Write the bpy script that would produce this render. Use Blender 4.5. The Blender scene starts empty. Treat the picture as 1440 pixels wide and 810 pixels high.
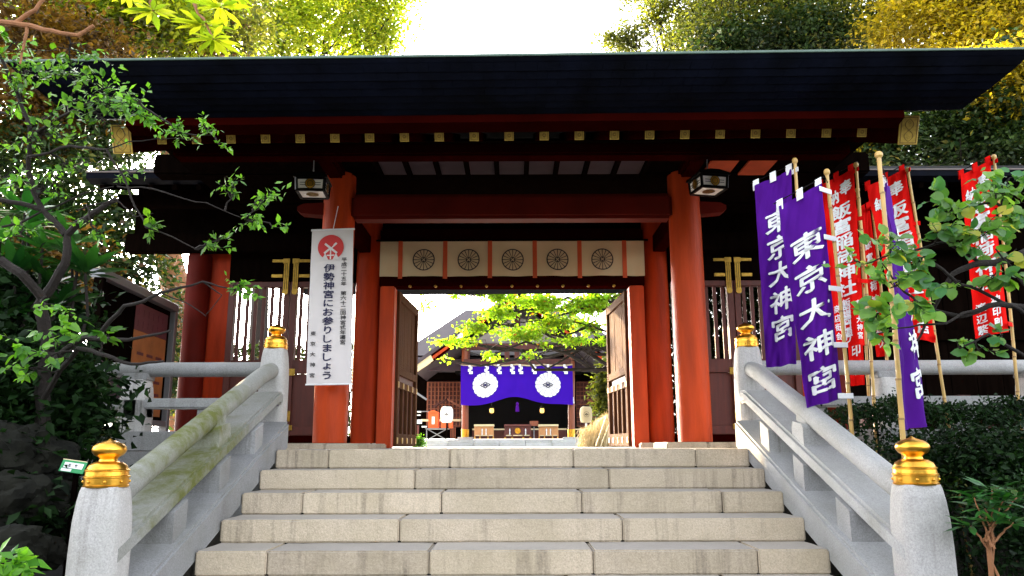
import bpy, bmesh, math, random
import numpy as np
from mathutils import Vector, Matrix, noise
R = math.radians
random.seed(7)
rng = np.random.default_rng(7)
SC = bpy.context.scene
COL = SC.collection

# ------------------------------------------------------------------ camera
F, PITCH, ROLL, CAMZ = 1098.8, 0.1984, 0.0031, 0.03
cd = bpy.data.cameras.new('camera'); cam = bpy.data.objects.new('camera', cd); COL.objects.link(cam)
cd.sensor_width = 36.0; cd.lens = F / 1440 * 36; cd.clip_start = 0.05; cd.clip_end = 2000
_f = Vector((0, math.cos(PITCH), math.sin(PITCH))); _u0 = Vector((0, -math.sin(PITCH), math.cos(PITCH))); _r0 = Vector((1, 0, 0))
_r = _r0 * math.cos(ROLL) - _u0 * math.sin(ROLL); _u = _u0 * math.cos(ROLL) + _r0 * math.sin(ROLL)
CM = Matrix((( _r.x, _u.x, -_f.x, 0), (_r.y, _u.y, -_f.y, 0), (_r.z, _u.z, -_f.z, CAMZ), (0, 0, 0, 1)))
cam.matrix_world = CM
SC.camera = cam

def at(px, py, y):
    "world point seen at photo pixel (1440 wide) at distance y in front of the camera"
    d = _f * F + _r * (px - 720) + _u * (405 - py)
    return Vector((d.x / d.y * y, y, CAMZ + d.z / d.y * y))

# ------------------------------------------------------------------ light
SUN_AZ, SUN_EL = R(-30), R(17)          # to the left and behind the gate
sund = Vector((math.sin(SUN_AZ) * math.cos(SUN_EL), math.cos(SUN_AZ) * math.cos(SUN_EL), math.sin(SUN_EL)))
sl = bpy.data.lights.new('sun', 'SUN'); sun = bpy.data.objects.new('sun', sl); COL.objects.link(sun)
sl.energy = 3.2; sl.angle = R(0.6); sl.color = (1, .74, .42)
sun.rotation_euler = sund.to_track_quat('Z', 'Y').to_euler()
W = bpy.data.worlds.new('World'); SC.world = W; W.use_nodes = True
wn, wl = W.node_tree.nodes, W.node_tree.links
sky = wn.new('ShaderNodeTexSky'); sky.sky_type = 'NISHITA'; sky.sun_disc = False
sky.sun_elevation = SUN_EL; sky.sun_rotation = SUN_AZ; sky.dust_density = 4.0; sky.air_density = 1.0
hs = wn.new('ShaderNodeHueSaturation'); hs.inputs['Saturation'].default_value = .3
hs.inputs['Value'].default_value = 1.25
wl.new(sky.outputs[0], hs.inputs['Color']); wl.new(hs.outputs[0], wn['Background'].inputs[0])
wn['Background'].inputs[1].default_value = .15
SC.view_settings.view_transform = 'Standard'; SC.view_settings.look = 'None'
SC.view_settings.exposure = 2.9; SC.view_settings.gamma = 1.0
SC.cycles.max_bounces = 6; SC.cycles.diffuse_bounces = 3; SC.cycles.transmission_bounces = 2; SC.cycles.glossy_bounces = 2
SC.cycles.sample_clamp_indirect = 6

# ------------------------------------------------------------------ materials
MATS = {}
def nodes(m):
    m.use_nodes = True
    return m.node_tree.nodes, m.node_tree.links, m.node_tree.nodes['Principled BSDF']
def mat(name, c, rough=.6, metal=0, var=.12, scale=6, bump=0, bscale=None, spec=.5, stretch=None, coat=0):
    if name in MATS: return MATS[name]
    m = bpy.data.materials.new(name); n, l, b = nodes(m)
    g = n.new('ShaderNodeNewGeometry'); mp = n.new('ShaderNodeMapping'); l.new(g.outputs['Position'], mp.inputs[0])
    if stretch: mp.inputs['Scale'].default_value = stretch
    t = n.new('ShaderNodeTexNoise'); t.inputs['Scale'].default_value = scale; t.inputs['Detail'].default_value = 6
    l.new(mp.outputs[0], t.inputs['Vector'])
    r = n.new('ShaderNodeMapRange'); r.inputs['From Min'].default_value = .25; r.inputs['From Max'].default_value = .75
    r.inputs['To Min'].default_value = 1 - var; r.inputs['To Max'].default_value = 1 + var
    l.new(t.outputs[0], r.inputs[0])
    mx = n.new('ShaderNodeVectorMath'); mx.operation = 'SCALE'; mx.inputs[0].default_value = c
    l.new(r.outputs[0], mx.inputs['Scale']); l.new(mx.outputs[0], b.inputs['Base Color'])
    b.inputs['Roughness'].default_value = rough; b.inputs['Metallic'].default_value = metal
    b.inputs['Specular IOR Level'].default_value = spec
    if coat: b.inputs['Coat Weight'].default_value = coat; b.inputs['Coat Roughness'].default_value = .25
    if bump:
        t2 = n.new('ShaderNodeTexNoise'); t2.inputs['Scale'].default_value = bscale or scale * 8; t2.inputs['Detail'].default_value = 4
        l.new(mp.outputs[0], t2.inputs['Vector'])
        bp = n.new('ShaderNodeBump'); bp.inputs['Strength'].default_value = bump; bp.inputs['Distance'].default_value = .01
        l.new(t2.outputs[0], bp.inputs['Height']); l.new(bp.outputs[0], b.inputs['Normal'])
    MATS[name] = m
    return m

def granite(name, base, dark=(.09, .07, .055), stain=.7, moss=0, speck=.25):
    "speckled granite; stains run down in streaks; moss patches where moss > 0"
    m = bpy.data.materials.new(name); n, l, b = nodes(m)
    g = n.new('ShaderNodeNewGeometry')
    def tex(scale, st, det=5, rgh=.6):
        mp = n.new('ShaderNodeMapping'); mp.inputs['Scale'].default_value = st; l.new(g.outputs['Position'], mp.inputs[0])
        t = n.new('ShaderNodeTexNoise'); t.inputs['Scale'].default_value = scale; t.inputs['Detail'].default_value = det
        t.inputs['Roughness'].default_value = rgh; l.new(mp.outputs[0], t.inputs['Vector']); return t.outputs[0]
    def rng_(s, a, b_, c, d):
        r = n.new('ShaderNodeMapRange'); r.inputs[1].default_value = a; r.inputs[2].default_value = b_
        r.inputs[3].default_value = c; r.inputs[4].default_value = d; l.new(s, r.inputs[0]); return r.outputs[0]
    def mix(f, a, b_):
        x = n.new('ShaderNodeMix'); x.data_type = 'RGBA'
        l.new(f, x.inputs[0])
        for k, v in ((6, a), (7, b_)):
            if isinstance(v, tuple): x.inputs[k].default_value = (*v, 1)
            else: l.new(v, x.inputs[k])
        return x.outputs[2]
    sp = rng_(tex(110, (1, 1, 1), 5, .9), .36, .62, 0, 1)
    c = mix(sp, tuple(v * (1 - speck) for v in base), tuple(min(1, v * (1 + speck)) for v in base))
    c = mix(rng_(tex(3.0, (1, 1, 1), 6), .35, .75, 0, .5), c, tuple(v * .62 for v in base[:2]) + (base[2] * .5,))
    obi = n.new('ShaderNodeObjectInfo')
    tone = rng_(obi.outputs['Random'], 0, 1, .82, 1.1)
    sc = n.new('ShaderNodeVectorMath'); sc.operation = 'SCALE'; l.new(c, sc.inputs[0]); l.new(tone, sc.inputs['Scale']); c = sc.outputs[0]
    if stain:
        s1 = rng_(tex(9, (1.5, .25, .10), 3, .75), .50, .66, 0, 1)
        s2 = rng_(tex(2.2, (1, 1, .6), 3), .40, .60, 0, 1)
        s3 = rng_(tex(60, (1, 1, 1), 3), .3, .6, .35, 1)
        mu = n.new('ShaderNodeMath'); mu.operation = 'MULTIPLY'; l.new(s1, mu.inputs[0]); l.new(s2, mu.inputs[1])
        m2 = n.new('ShaderNodeMath'); m2.operation = 'MULTIPLY'; l.new(mu.outputs[0], m2.inputs[0]); l.new(s3, m2.inputs[1])
        nx = n.new('ShaderNodeSeparateXYZ'); l.new(g.outputs['Normal'], nx.inputs[0])
        up = rng_(nx.outputs[2], .3, .6, 1, .15)
        m3 = n.new('ShaderNodeMath'); m3.operation = 'MULTIPLY'; l.new(m2.outputs[0], m3.inputs[0]); l.new(up, m3.inputs[1])
        m4 = n.new('ShaderNodeMath'); m4.operation = 'MULTIPLY'; l.new(m3.outputs[0], m4.inputs[0]); m4.inputs[1].default_value = stain
        c = mix(m4.outputs[0], c, dark)
    if moss:
        t = tex(5.5, (1, 1, 1), 6)
        sx = n.new('ShaderNodeSeparateXYZ'); l.new(g.outputs['Position'], sx.inputs[0])
        ax = rng_(sx.outputs[1], 3.9, 4.6, .2, 1); bx_ = rng_(sx.outputs[1], 5.0, 5.7, 1, 0)
        mm = n.new('ShaderNodeMath'); mm.operation = 'MULTIPLY'; l.new(ax, mm.inputs[0]); l.new(bx_, mm.inputs[1])
        ad = n.new('ShaderNodeMath'); ad.operation = 'MULTIPLY_ADD'; l.new(mm.outputs[0], ad.inputs[0]); ad.inputs[1].default_value = .36; l.new(t, ad.inputs[2])
        c = mix(rng_(tex(14, (1, 1, 1), 6, .7), .35, .55, .55, 1), c, mix(rng_(ad.outputs[0], .54, .90, 0, moss), c, (.125, .135, .032)))
    if 'step' in name:
        nz = n.new('ShaderNodeSeparateXYZ'); l.new(g.outputs['Normal'], nz.inputs[0])
        c = mix(rng_(nz.outputs[2], .5, .8, 0, .55), c, (.30, .30, .31))
    l.new(c, b.inputs['Base Color']); b.inputs['Roughness'].default_value = .8; b.inputs['Specular IOR Level'].default_value = .3
    bp = n.new('ShaderNodeBump'); bp.inputs['Strength'].default_value = .45; bp.inputs['Distance'].default_value = .006
    l.new(tex(90, (1, 1, 1), 4, .7), bp.inputs['Height'])
    b2 = n.new('ShaderNodeBump'); b2.inputs['Strength'].default_value = .5; b2.inputs['Distance'].default_value = .02
    l.new(tex(11, (1, 1, 1), 5, .6), b2.inputs['Height']); l.new(b2.outputs[0], bp.inputs['Normal']); l.new(bp.outputs[0], b.inputs['Normal'])
    MATS[name] = m
    return m

def leafmat(name, c1, c2, trans=.45, rough=.45, c3=None, spec=.35):
    m = bpy.data.materials.new(name); n, l, b = nodes(m)
    g = n.new('ShaderNodeNewGeometry'); o = n.new('ShaderNodeObjectInfo')
    ad = n.new('ShaderNodeMath'); ad.operation = 'ADD'; l.new(g.outputs['Random Per Island'], ad.inputs[0]); l.new(o.outputs['Random'], ad.inputs[1])
    fr = n.new('ShaderNodeMath'); fr.operation = 'FRACT'; l.new(ad.outputs[0], fr.inputs[0])
    cr = n.new('ShaderNodeValToRGB'); l.new(fr.outputs[0], cr.inputs[0])
    cr.color_ramp.elements[0].color = (*c1, 1); cr.color_ramp.elements[1].color = (*c2, 1)
    if c3:
        e = cr.color_ramp.elements.new(.93); e.color = (*c2, 1); cr.color_ramp.elements[-1].color = (*c3, 1)
    t = n.new('ShaderNodeTexNoise'); t.inputs['Scale'].default_value = 1.1; l.new(g.outputs['Position'], t.inputs['Vector'])
    mr = n.new('ShaderNodeMapRange'); mr.inputs[1].default_value = .3; mr.inputs[2].default_value = .7; mr.inputs[3].default_value = .55; mr.inputs[4].default_value = 1.35
    l.new(t.outputs[0], mr.inputs[0])
    sc = n.new('ShaderNodeVectorMath'); sc.operation = 'SCALE'; l.new(cr.outputs[0], sc.inputs[0]); l.new(mr.outputs[0], sc.inputs['Scale'])
    l.new(sc.outputs[0], b.inputs['Base Color']); b.inputs['Roughness'].default_value = rough; b.inputs['Specular IOR Level'].default_value = spec
    tr = n.new('ShaderNodeBsdfTranslucent')
    s2 = n.new('ShaderNodeVectorMath'); s2.operation = 'MULTIPLY'; l.new(sc.outputs[0], s2.inputs[0]); s2.inputs[1].default_value = (1.9, 2.0, .7)
    l.new(s2.outputs[0], tr.inputs['Color'])
    mx = n.new('ShaderNodeMixShader'); mx.inputs[0].default_value = trans
    l.new(b.outputs[0], mx.inputs[1]); l.new(tr.outputs[0], mx.inputs[2])
    l.new(mx.outputs[0], n['Material Output'].inputs['Surface'])
    MATS[name] = m
    return m

G_STEP = granite('granite_step', (.52, .43, .325), stain=.55)
G_RAIL = granite('granite_rail', (.35, .347, .35), stain=.35)
G_MOSS = granite('granite_mossy', (.35, .35, .33), stain=.35, moss=1)
G_POST = granite('granite_post', (.50, .48, .47), stain=.4)
G_DARK = granite('granite_dark', (.05, .045, .035), stain=.5)
G_PALE = granite('granite_pale', (.55, .55, .55), stain=.1)
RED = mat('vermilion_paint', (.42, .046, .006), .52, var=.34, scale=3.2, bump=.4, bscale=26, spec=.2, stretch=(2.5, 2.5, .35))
REDSH = mat('shaded_vermilion_paint', (.30, .026, .003), .58, var=.4, scale=3.2, bump=.4, bscale=26, spec=.12, stretch=(2.5, 2.5, .35))  # darker copy of the vermilion, with the gate's shade put into its colour
BEAMR = mat('deep_shade_vermilion_paint', (.085, .005, .0015), .6, var=.3, scale=2.2, bump=.15, bscale=30, spec=.1)  # vermilion copy with under-eave shade put into its colour, also on wing columns
REDD = mat('shaded_dark_red_paint', (.016, .0010, .0006), .8, var=.25, scale=3, bump=.15, bscale=30, spec=.0)  # dark red darkened further; eave shade is put into the colour
WOODR = mat('red_brown_wood', (.075, .011, .004), .6, var=.3, scale=4, bump=.2, stretch=(6, 6, .6))
DOORW = mat('weathered_door_wood', (.085, .040, .020), .85, var=.35, scale=5, bump=.5, stretch=(8, 8, .5), spec=.06)
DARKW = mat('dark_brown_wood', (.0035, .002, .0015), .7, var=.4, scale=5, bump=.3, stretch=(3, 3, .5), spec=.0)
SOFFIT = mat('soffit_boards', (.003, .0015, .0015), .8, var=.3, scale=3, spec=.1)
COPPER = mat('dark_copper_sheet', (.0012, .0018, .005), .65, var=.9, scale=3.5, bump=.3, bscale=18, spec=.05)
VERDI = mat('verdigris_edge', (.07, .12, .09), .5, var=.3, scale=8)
GOLD = mat('polished_gold', (.80, .42, .055), .30, 1, var=.40, scale=16, bump=.16, bscale=45, stretch=(1, 1, .5))
BRASS = mat('brass_fitting', (.30, .18, .035), .38, 1, var=.3, scale=30, bump=.3, bscale=90)
GOLDP = mat('gold_leaf_plate', (.45, .30, .05), .5, .35, var=.25, scale=40)
GOLDD = mat('engraved_gold_lines', (.16, .09, .02), .6, .3, var=.2)
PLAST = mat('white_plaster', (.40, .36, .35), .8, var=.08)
PLASTG = mat('shaded_plaster', (.055, .04, .048), .8, var=.1, spec=.1)  # white plaster darkened in colour to stand for ceiling shade
CLOTH = mat('cream_cloth', (.50, .40, .24), .9, var=.08, scale=2.5, bump=.2, bscale=240)
ORANGE = mat('orange_ribbon', (.42, .06, .010), .8, var=.2)
BLACKP = mat('black_ink', (.012, .010, .012), .7, var=.1)
PURPLE = mat('purple_cloth', (.070, .006, .21), .85, var=.1, scale=5, bump=.15, bscale=300, spec=.08)
PURPF = mat('violet_curtain_cloth', (.040, .006, .34), .85, var=.08, scale=1.5, spec=.06)
WHITEC = mat('white_cloth_paint', (.80, .80, .80), .8, var=.04)
REDC = mat('scarlet_cloth', (.72, .006, .004), .85, var=.08, scale=4, bump=.15, bscale=300, spec=.08)
BANW = mat('white_banner_fabric', (.66, .61, .60), .65, var=.05, scale=4)
NAVY = mat('navy_ink', (.008, .008, .055), .7, var=.1)
SUNRED = mat('red_sun_print', (.55, .03, .03), .7, var=.05)
BAMBOO = mat('bamboo_pole', (.55, .34, .10), .4, var=.25, scale=12, stretch=(1, 1, .5))
BAMN = mat('bamboo_node', (.30, .17, .06), .6, var=.2)
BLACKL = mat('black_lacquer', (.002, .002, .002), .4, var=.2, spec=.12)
PAPER = mat('lantern_paper', (.85, .82, .76), .8, var=.04)
BARK = mat('dark_bark', (.012, .007, .005), .9, var=.4, scale=18, bump=.8, bscale=60)
BARKL = mat('pale_bark', (.17, .12, .10), .85, var=.3, scale=25, bump=.5)
BARKO = mat('sunlit_orange_bark', (.26, .11, .045), .85, var=.3, scale=10, bump=.6)
ASPH = mat('paving_ground', (.06, .058, .055), .9, var=.2, scale=3, bump=.4, bscale=90)
GRAVEL = mat('courtyard_paving', (.42, .41, .40), .9, var=.15, scale=3, bump=.3, bscale=60)
EARTH = mat('dark_earth', (.005, .004, .003), .95, var=.4, scale=9, bump=.8, bscale=40)
ROCK = mat('shaded_mossy_rock', (.0075, .0075, .005), .95, var=.7, scale=9, bump=1.0, bscale=30, spec=.2)  # near-black base carries the shade of the surrounding shrubs
ROOFG = mat('purple_grey_roof', (.055, .040, .048), .7, var=.12, scale=4)
ORBOX = mat('bright_orange_paint', (.80, .10, .01), .5, var=.05)
PINE = mat('pale_pine_wood', (.60, .30, .12), .6, var=.15, scale=8)
REDWD = mat('reddish_cedar_wood', (.22, .055, .018), .5, var=.2, scale=4, stretch=(8, 8, .6))
BOXR = mat('dark_red_offering_wood', (.12, .025, .018), .5, var=.2)
STEEL = mat('grey_steel', (.20, .20, .21), .5, .5, var=.1)
STRAW = mat('pale_straw', (.62, .50, .28), .9, var=.3, scale=20)
GREENC = mat('green_card', (.02, .26, .08), .6, var=.05)
POSTER = mat('orange_brown_poster', (.34, .12, .03), .6, var=.3, scale=6)
MAROON = mat('maroon_poster', (.10, .02, .03), .6, var=.2)
CREAMW = mat('cream_painted_wood', (.70, .58, .34), .6, var=.1)
SOIL = EARTH
L_LIME = leafmat('lime_maple_leaf', (.12, .25, .012), (.26, .38, .02), .55, c3=(.30, .10, .02))
L_YELL = leafmat('sunlit_yellow_green_leaf', (.12, .20, .015), (.40, .40, .03), .6)
L_DARK = leafmat('dark_evergreen_leaf', (.006, .020, .005), (.040, .070, .018), .25, .4, spec=.2, c3=(.20, .17, .03))
L_OLIVE = leafmat('olive_leaf', (.020, .036, .008), (.17, .17, .028), .5)
L_GOLD = leafmat('sunlit_golden_leaf', (.14, .12, .010), (.48, .34, .02), .55)  # low sunlight on the leaves is put into this colour
L_BRN = leafmat('brown_shadow_leaf', (.035, .016, .004), (.17, .085, .012), .5)
L_NEAR = leafmat('fresh_green_leaf', (.035, .13, .016), (.16, .35, .03), .45, .35)
L_TEAL = leafmat('blue_green_round_leaf', (.045, .16, .055), (.17, .31, .05), .4, .3, c3=(.42, .36, .04))
L_HEDGE = leafmat('hedge_leaf', (.002, .008, .002), (.016, .044, .010), .12, .55, spec=.10)
L_FERN = leafmat('glossy_long_leaf', (.012, .07, .016), (.04, .16, .03), .25, .28)

# ------------------------------------------------------------------ helpers
def prop(o, label=None, cat=None, group=None, kind=None):
    for k, v in (('label', label), ('category', cat), ('group', group), ('kind', kind)):
        if v: o[k] = v
    return o
def thing(name, label, cat, loc=(0, 0, 0), group=None, kind=None, rz=0):
    o = bpy.data.objects.new(name, None); COL.objects.link(o); o.location = loc; o.rotation_euler = (0, 0, rz)
    o.empty_display_size = .1
    o['_o'] = list(loc)
    return prop(o, label, cat, group, kind)
def clean():
    for o in COL.objects:
        if '_o' in o: del o['_o']
def org(p):
    "world origin of a parent chain (things built unrotated in world coordinates)"
    v = Vector((0, 0, 0))
    while p: v += Vector(p.location); p = p.parent
    return v
def link(name, me, m=None, parent=None):
    o = bpy.data.objects.new(name, me); COL.objects.link(o)
    if m is not None and not me.materials: me.materials.append(m)
    if parent: o.parent = parent
    return o
def obj(name, bm, m, parent=None, smooth=False, kind=None, orig=None):
    "bm in world coordinates; origin set to the middle of its bounding box base"
    me = bpy.data.meshes.new(name)
    vs = [v.co for v in bm.verts]
    lo = Vector((min(v.x for v in vs), min(v.y for v in vs), min(v.z for v in vs))); hi = Vector((max(v.x for v in vs), max(v.y for v in vs), max(v.z for v in vs)))
    c = Vector(((lo.x + hi.x) / 2, (lo.y + hi.y) / 2, lo.z)) if orig is None else Vector(orig)
    bmesh.ops.translate(bm, verts=bm.verts, vec=-c)
    bm.normal_update()
    bm.to_mesh(me); bm.free()
    if smooth:
        me.shade_smooth()
        try: me.set_sharp_from_angle(angle=R(35))
        except Exception: pass
    o = link(name, me, m, parent); o.location = c - org(parent)
    if kind: o['kind'] = kind
    return o
def BM(): return bmesh.new()
def box(bm, lo, hi, bev=0, M=None):
    lo = Vector(lo); hi = Vector(hi); c = (lo + hi) / 2; s = hi - lo
    r = bmesh.ops.create_cube(bm, size=1, matrix=Matrix.Translation(c) @ Matrix.Diagonal((abs(s.x), abs(s.y), abs(s.z), 1)))
    vs = r['verts']
    if bev:
        es = list({e for v in vs for e in v.link_edges})
        q = bmesh.ops.bevel(bm, geom=es, offset=bev, segments=2 if bev > .004 else 1, affect='EDGES', clamp_overlap=True)
        vs = list({v for f in q['faces'] for v in f.verts} | {v for v in vs if v.is_valid})
    if M is not None: bmesh.ops.transform(bm, matrix=M, verts=vs)
    return vs
def obox(bm, a, b, w, h, bev=0, up=Vector((0, 0, 1))):
    "box from point a to b, w across, h along up"
    a = Vector(a); b = Vector(b); d = b - a; L = d.length; y = d.normalized(); x = y.cross(up).normalized(); z = x.cross(y)
    M = Matrix((( x.x, y.x, z.x, (a.x + b.x) / 2), (x.y, y.y, z.y, (a.y + b.y) / 2), (x.z, y.z, z.z, (a.z + b.z) / 2), (0, 0, 0, 1)))
    return box(bm, (-w / 2, -L / 2, -h / 2), (w / 2, L / 2, h / 2), bev, M)
def tube(bm, pts, rad, seg=8, caps=True):
    pts = [Vector(p) for p in pts]
    if not hasattr(rad, '__len__'): rad = [rad] * len(pts)
    rings = []; px = None
    for i, p in enumerate(pts):
        d = (pts[min(i + 1, len(pts) - 1)] - pts[max(i - 1, 0)])
        d = d.normalized() if d.length > 1e-9 else Vector((0, 0, 1))
        x = d.cross(Vector((0, 0, 1)) if px is None else px.cross(d) * -1) if px is None else (px - d * px.dot(d))
        if x.length < 1e-4: x = d.cross(Vector((0, 1, 0)))
        x.normalize(); y = d.cross(x); px = x
        rings.append([bm.verts.new(p + (x * math.cos(2 * math.pi * k / seg) + y * math.sin(2 * math.pi * k / seg)) * rad[i]) for k in range(seg)])
    for a, b in zip(rings, rings[1:]):
        for k in range(seg): bm.faces.new((a[k], a[(k + 1) % seg], b[(k + 1) % seg], b[k]))
    if caps:
        bm.faces.new(rings[0][::-1]); bm.faces.new(rings[-1])
def lathe(bm, c, prof, seg=28, M=None, cap=True):
    c = Vector(c); rings = []
    for r, z in prof:
        rings.append([bm.verts.new((M @ Vector((r * math.cos(2 * math.pi * k / seg), r * math.sin(2 * math.pi * k / seg), z)) if M else Vector((r * math.cos(2 * math.pi * k / seg), r * math.sin(2 * math.pi * k / seg), z))) + c) for k in range(seg)])
    for a, b in zip(rings, rings[1:]):
        for k in range(seg): bm.faces.new((a[k], a[(k + 1) % seg], b[(k + 1) % seg], b[k]))
    if cap: bm.faces.new(rings[0][::-1]); bm.faces.new(rings[-1])
def prism(bm, poly, axis, a, b):
    "poly: list of 2-D points; axis 'x': poly is (y,z); 'y': poly is (x,z); 'z': (x,y)"
    def P(p, t): return {'x': (t, p[0], p[1]), 'y': (p[0], t, p[1]), 'z': (p[0], p[1], t)}[axis]
    A = [bm.verts.new(P(p, a)) for p in poly]; B = [bm.verts.new(P(p, b)) for p in poly]
    fs = [bm.faces.new(A), bm.faces.new(B[::-1])]
    for i in range(len(poly)):
        j = (i + 1) % len(poly); fs.append(bm.faces.new((A[j], A[i], B[i], B[j])))
    bmesh.ops.recalc_face_normals(bm, faces=fs)
    return A + B
def part(name, m, parent, fn, *a, smooth=False, kind=None, **k):
    bm = BM(); fn(bm, *a, **k); return obj(name, bm, m, parent, smooth, kind)
def slant(bm, k=-.019):
    for v in bm.verts: v.co.y += k * v.co.x

# text -> flat mesh -------------------------------------------------
_tc = {}
def glyph(ch, bold=.02):
    k = (ch, bold)
    if k in _tc: return _tc[k]
    cu = bpy.data.curves.new('lettering', 'FONT'); cu.body = ch; cu.size = 1; cu.offset = bold; cu.resolution_u = 2
    cu.align_x = 'CENTER'; cu.fill_mode = 'FRONT'
    o = bpy.data.objects.new('lettering', cu); COL.objects.link(o)
    dg = bpy.context.evaluated_depsgraph_get(); dg.update()
    me = o.evaluated_get(dg).to_mesh()
    vs = [(v.co.x, v.co.y) for v in me.vertices]; fs = [tuple(p.vertices) for p in me.polygons]
    if vs:
        xs = [v[0] for v in vs]; ys = [v[1] for v in vs]
        cx, cy = (min(xs) + max(xs)) / 2, (min(ys) + max(ys)) / 2
        vs = [(x - cx, y - cy) for x, y in vs]
    o.evaluated_get(dg).to_mesh_clear()
    bpy.data.objects.remove(o); bpy.data.curves.remove(cu)
    _tc[k] = (vs, fs); return _tc[k]
def lettering(items, surf, m, parent, name='lettering', brush=0):
    """items: (char, u, v, width, height[, bold]) in surface metres-free uv; surf(u, v) -> world point just in front of the cloth"""
    bm = BM()
    for it in items:
        ch, u, v, w, h = it[:5]; bold = it[5] if len(it) > 5 else .02
        vs, fs = glyph(ch, 0)
        for kk, (sx_, sy_) in enumerate(((0, 0), (bold, 0), (-bold, 0), (0, bold), (0, -bold))):
            n0 = len(bm.verts)
            bb = [bm.verts.new((x + sx_, y + sy_ + brush * .13 * x + (brush * .02 * math.sin(9 * x + 3 * y)), 0)) for x, y in vs]
            nf = []
            for f in fs:
                try: nf.append(bm.faces.new([bb[i] for i in f]))
                except ValueError: pass
            es = [e for e in {e for f in nf for e in f.edges} if e.calc_length() > .3]
            if es: bmesh.ops.subdivide_edges(bm, edges=es, cuts=1)
            bm.verts.ensure_lookup_table()
            for i in range(n0, len(bm.verts)):
                q = bm.verts[i]; q.co = surf(u + q.co.x * w, v + q.co.y * h) + Vector((0, -.00025 * kk, 0))
    if not bm.verts: bm.free(); return None
    bmesh.ops.triangulate(bm, faces=bm.faces)
    return obj(name, bm, m, parent)

# ------------------------------------------------------------------ leaves in bulk (numpy)
def leaves_np(P, D, N, L, Wd, fold=.25):
    "arrays of leaf base points, directions, normals, length, width -> folded diamond leaves"
    n = len(P); S = np.cross(D, N); S /= np.linalg.norm(S, axis=1)[:, None] + 1e-9
    L = L[:, None]; Wd = Wd[:, None]
    a = P; b = P + D * L * .45 + S * Wd * .5 + N * Wd * fold; c = P + D * L; d = P + D * L * .45 - S * Wd * .5 + N * Wd * fold
    V = np.stack([a, b, c, d], 1).reshape(-1, 3)
    i = np.arange(n) * 4
    Fc = np.concatenate([np.stack([i, i + 1, i + 2], 1), np.stack([i, i + 2, i + 3], 1)])
    return V, Fc
def mesh_np(name, V, Fc, m, parent=None, kind=None):
    me = bpy.data.meshes.new(name)
    lo = V.min(0); hi = V.max(0); c = np.array([(lo[0] + hi[0]) / 2, (lo[1] + hi[1]) / 2, lo[2]]); V = V - c
    me.vertices.add(len(V)); me.vertices.foreach_set('co', V.astype(np.float32).ravel())
    me.loops.add(Fc.size); me.loops.foreach_set('vertex_index', Fc.astype(np.int32).ravel())
    me.polygons.add(len(Fc)); me.polygons.foreach_set('loop_start', np.arange(0, Fc.size, Fc.shape[1], dtype=np.int32))
    me.update(calc_edges=True)
    o = link(name, me, m, parent); o.location = Vector([float(v) for v in c]) - org(parent)
    if kind: o['kind'] = kind
    return o
def unit(a): return a / (np.linalg.norm(a, axis=1)[:, None] + 1e-9)
def cloud(blobs, nclump, per, cl, L, Wd, shell=.55, flat=.5, droop=.2):
    """blobs: (cx,cy,cz,rx,ry,rz); returns leaf verts/faces: clumps spread over the blobs, 'per' leaves in each"""
    bl = np.array(blobs, float); vol = bl[:, 3] * bl[:, 4] * bl[:, 5]; w = vol ** .67; w /= w.sum()
    k = rng.choice(len(bl), nclump, p=w)
    d = unit(rng.normal(size=(nclump, 3))); r = shell + (1 - shell) * rng.random((nclump, 1)); r *= 1 + .10 * rng.normal(size=(nclump, 1))
    C = bl[k, :3] + d * r * bl[k, 3:6]
    sz = cl * (.5 + rng.random((nclump, 1)))
    off = rng.normal(size=(nclump, per, 3)); off[:, :, 2] *= flat
    P = (C[:, None, :] + off * sz[:, None, :]).reshape(-1, 3); n = len(P)
    D = unit(rng.normal(size=(n, 3)) * [1, 1, .6] + [0, 0, -droop]); N = unit(rng.normal(size=(n, 3)) * .7 + [0, 0, 1.0])
    ll = L * (.6 + .8 * rng.random(n)); return leaves_np(P, D, N, ll, ll * Wd)

def limb(bm, a, b, r0, r1, wob=.1, n=6, seg=7):
    a = Vector(a); b = Vector(b); pts = []; rs = []
    L = (b - a).length
    for i in range(n + 1):
        t = i / n; p = a.lerp(b, t)
        if 0 < i < n: p += Vector((random.uniform(-1, 1), random.uniform(-1, 1), random.uniform(-1, 1))) * wob * L / n * 2
        pts.append(p); rs.append(r0 + (r1 - r0) * t)
    tube(bm, pts, rs, seg); return pts
def tree(name, label, base, h, r, blobs, m, nclump, per, cl, L, Wd=.5, bark=BARK, group=None, cat='tree', lean=(0, 0), shell=.5, second=None, twigs=6):
    t = thing(name, label, cat, base, group)
    b = Vector(base); top = b + Vector((lean[0], lean[1], h))
    bm = BM(); pts = limb(bm, b, top, r, r * .45, .12, 8, 10); obj('trunk', bm, bark, t, True)
    bm = BM()
    for (cx, cy, cz, rx, ry, rz) in blobs:
        s = min(pts[2:], key=lambda p: (p - Vector((cx, cy, cz - rz))).length)
        q = limb(bm, s, (cx, cy, cz), r * .38, r * .12, .25, 6, 6)
        for _ in range(twigs):
            e = Vector((cx + random.uniform(-.8, .8) * rx, cy + random.uniform(-.8, .8) * ry, cz + random.uniform(-.7, .8) * rz))
            limb(bm, random.choice(q[2:]), e, r * .13, r * .03, .3, 5, 5)
    obj('limb', bm, bark, t, True)
    V, Fc = cloud(blobs, nclump, per, cl, L, Wd, shell); mesh_np('crown', V, Fc, m, t, 'stuff')
    if second:
        V, Fc = cloud(second[0], second[1], per, cl, L, Wd, shell); mesh_np('crown', V, Fc, second[2], t, 'stuff')
    return t
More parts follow.
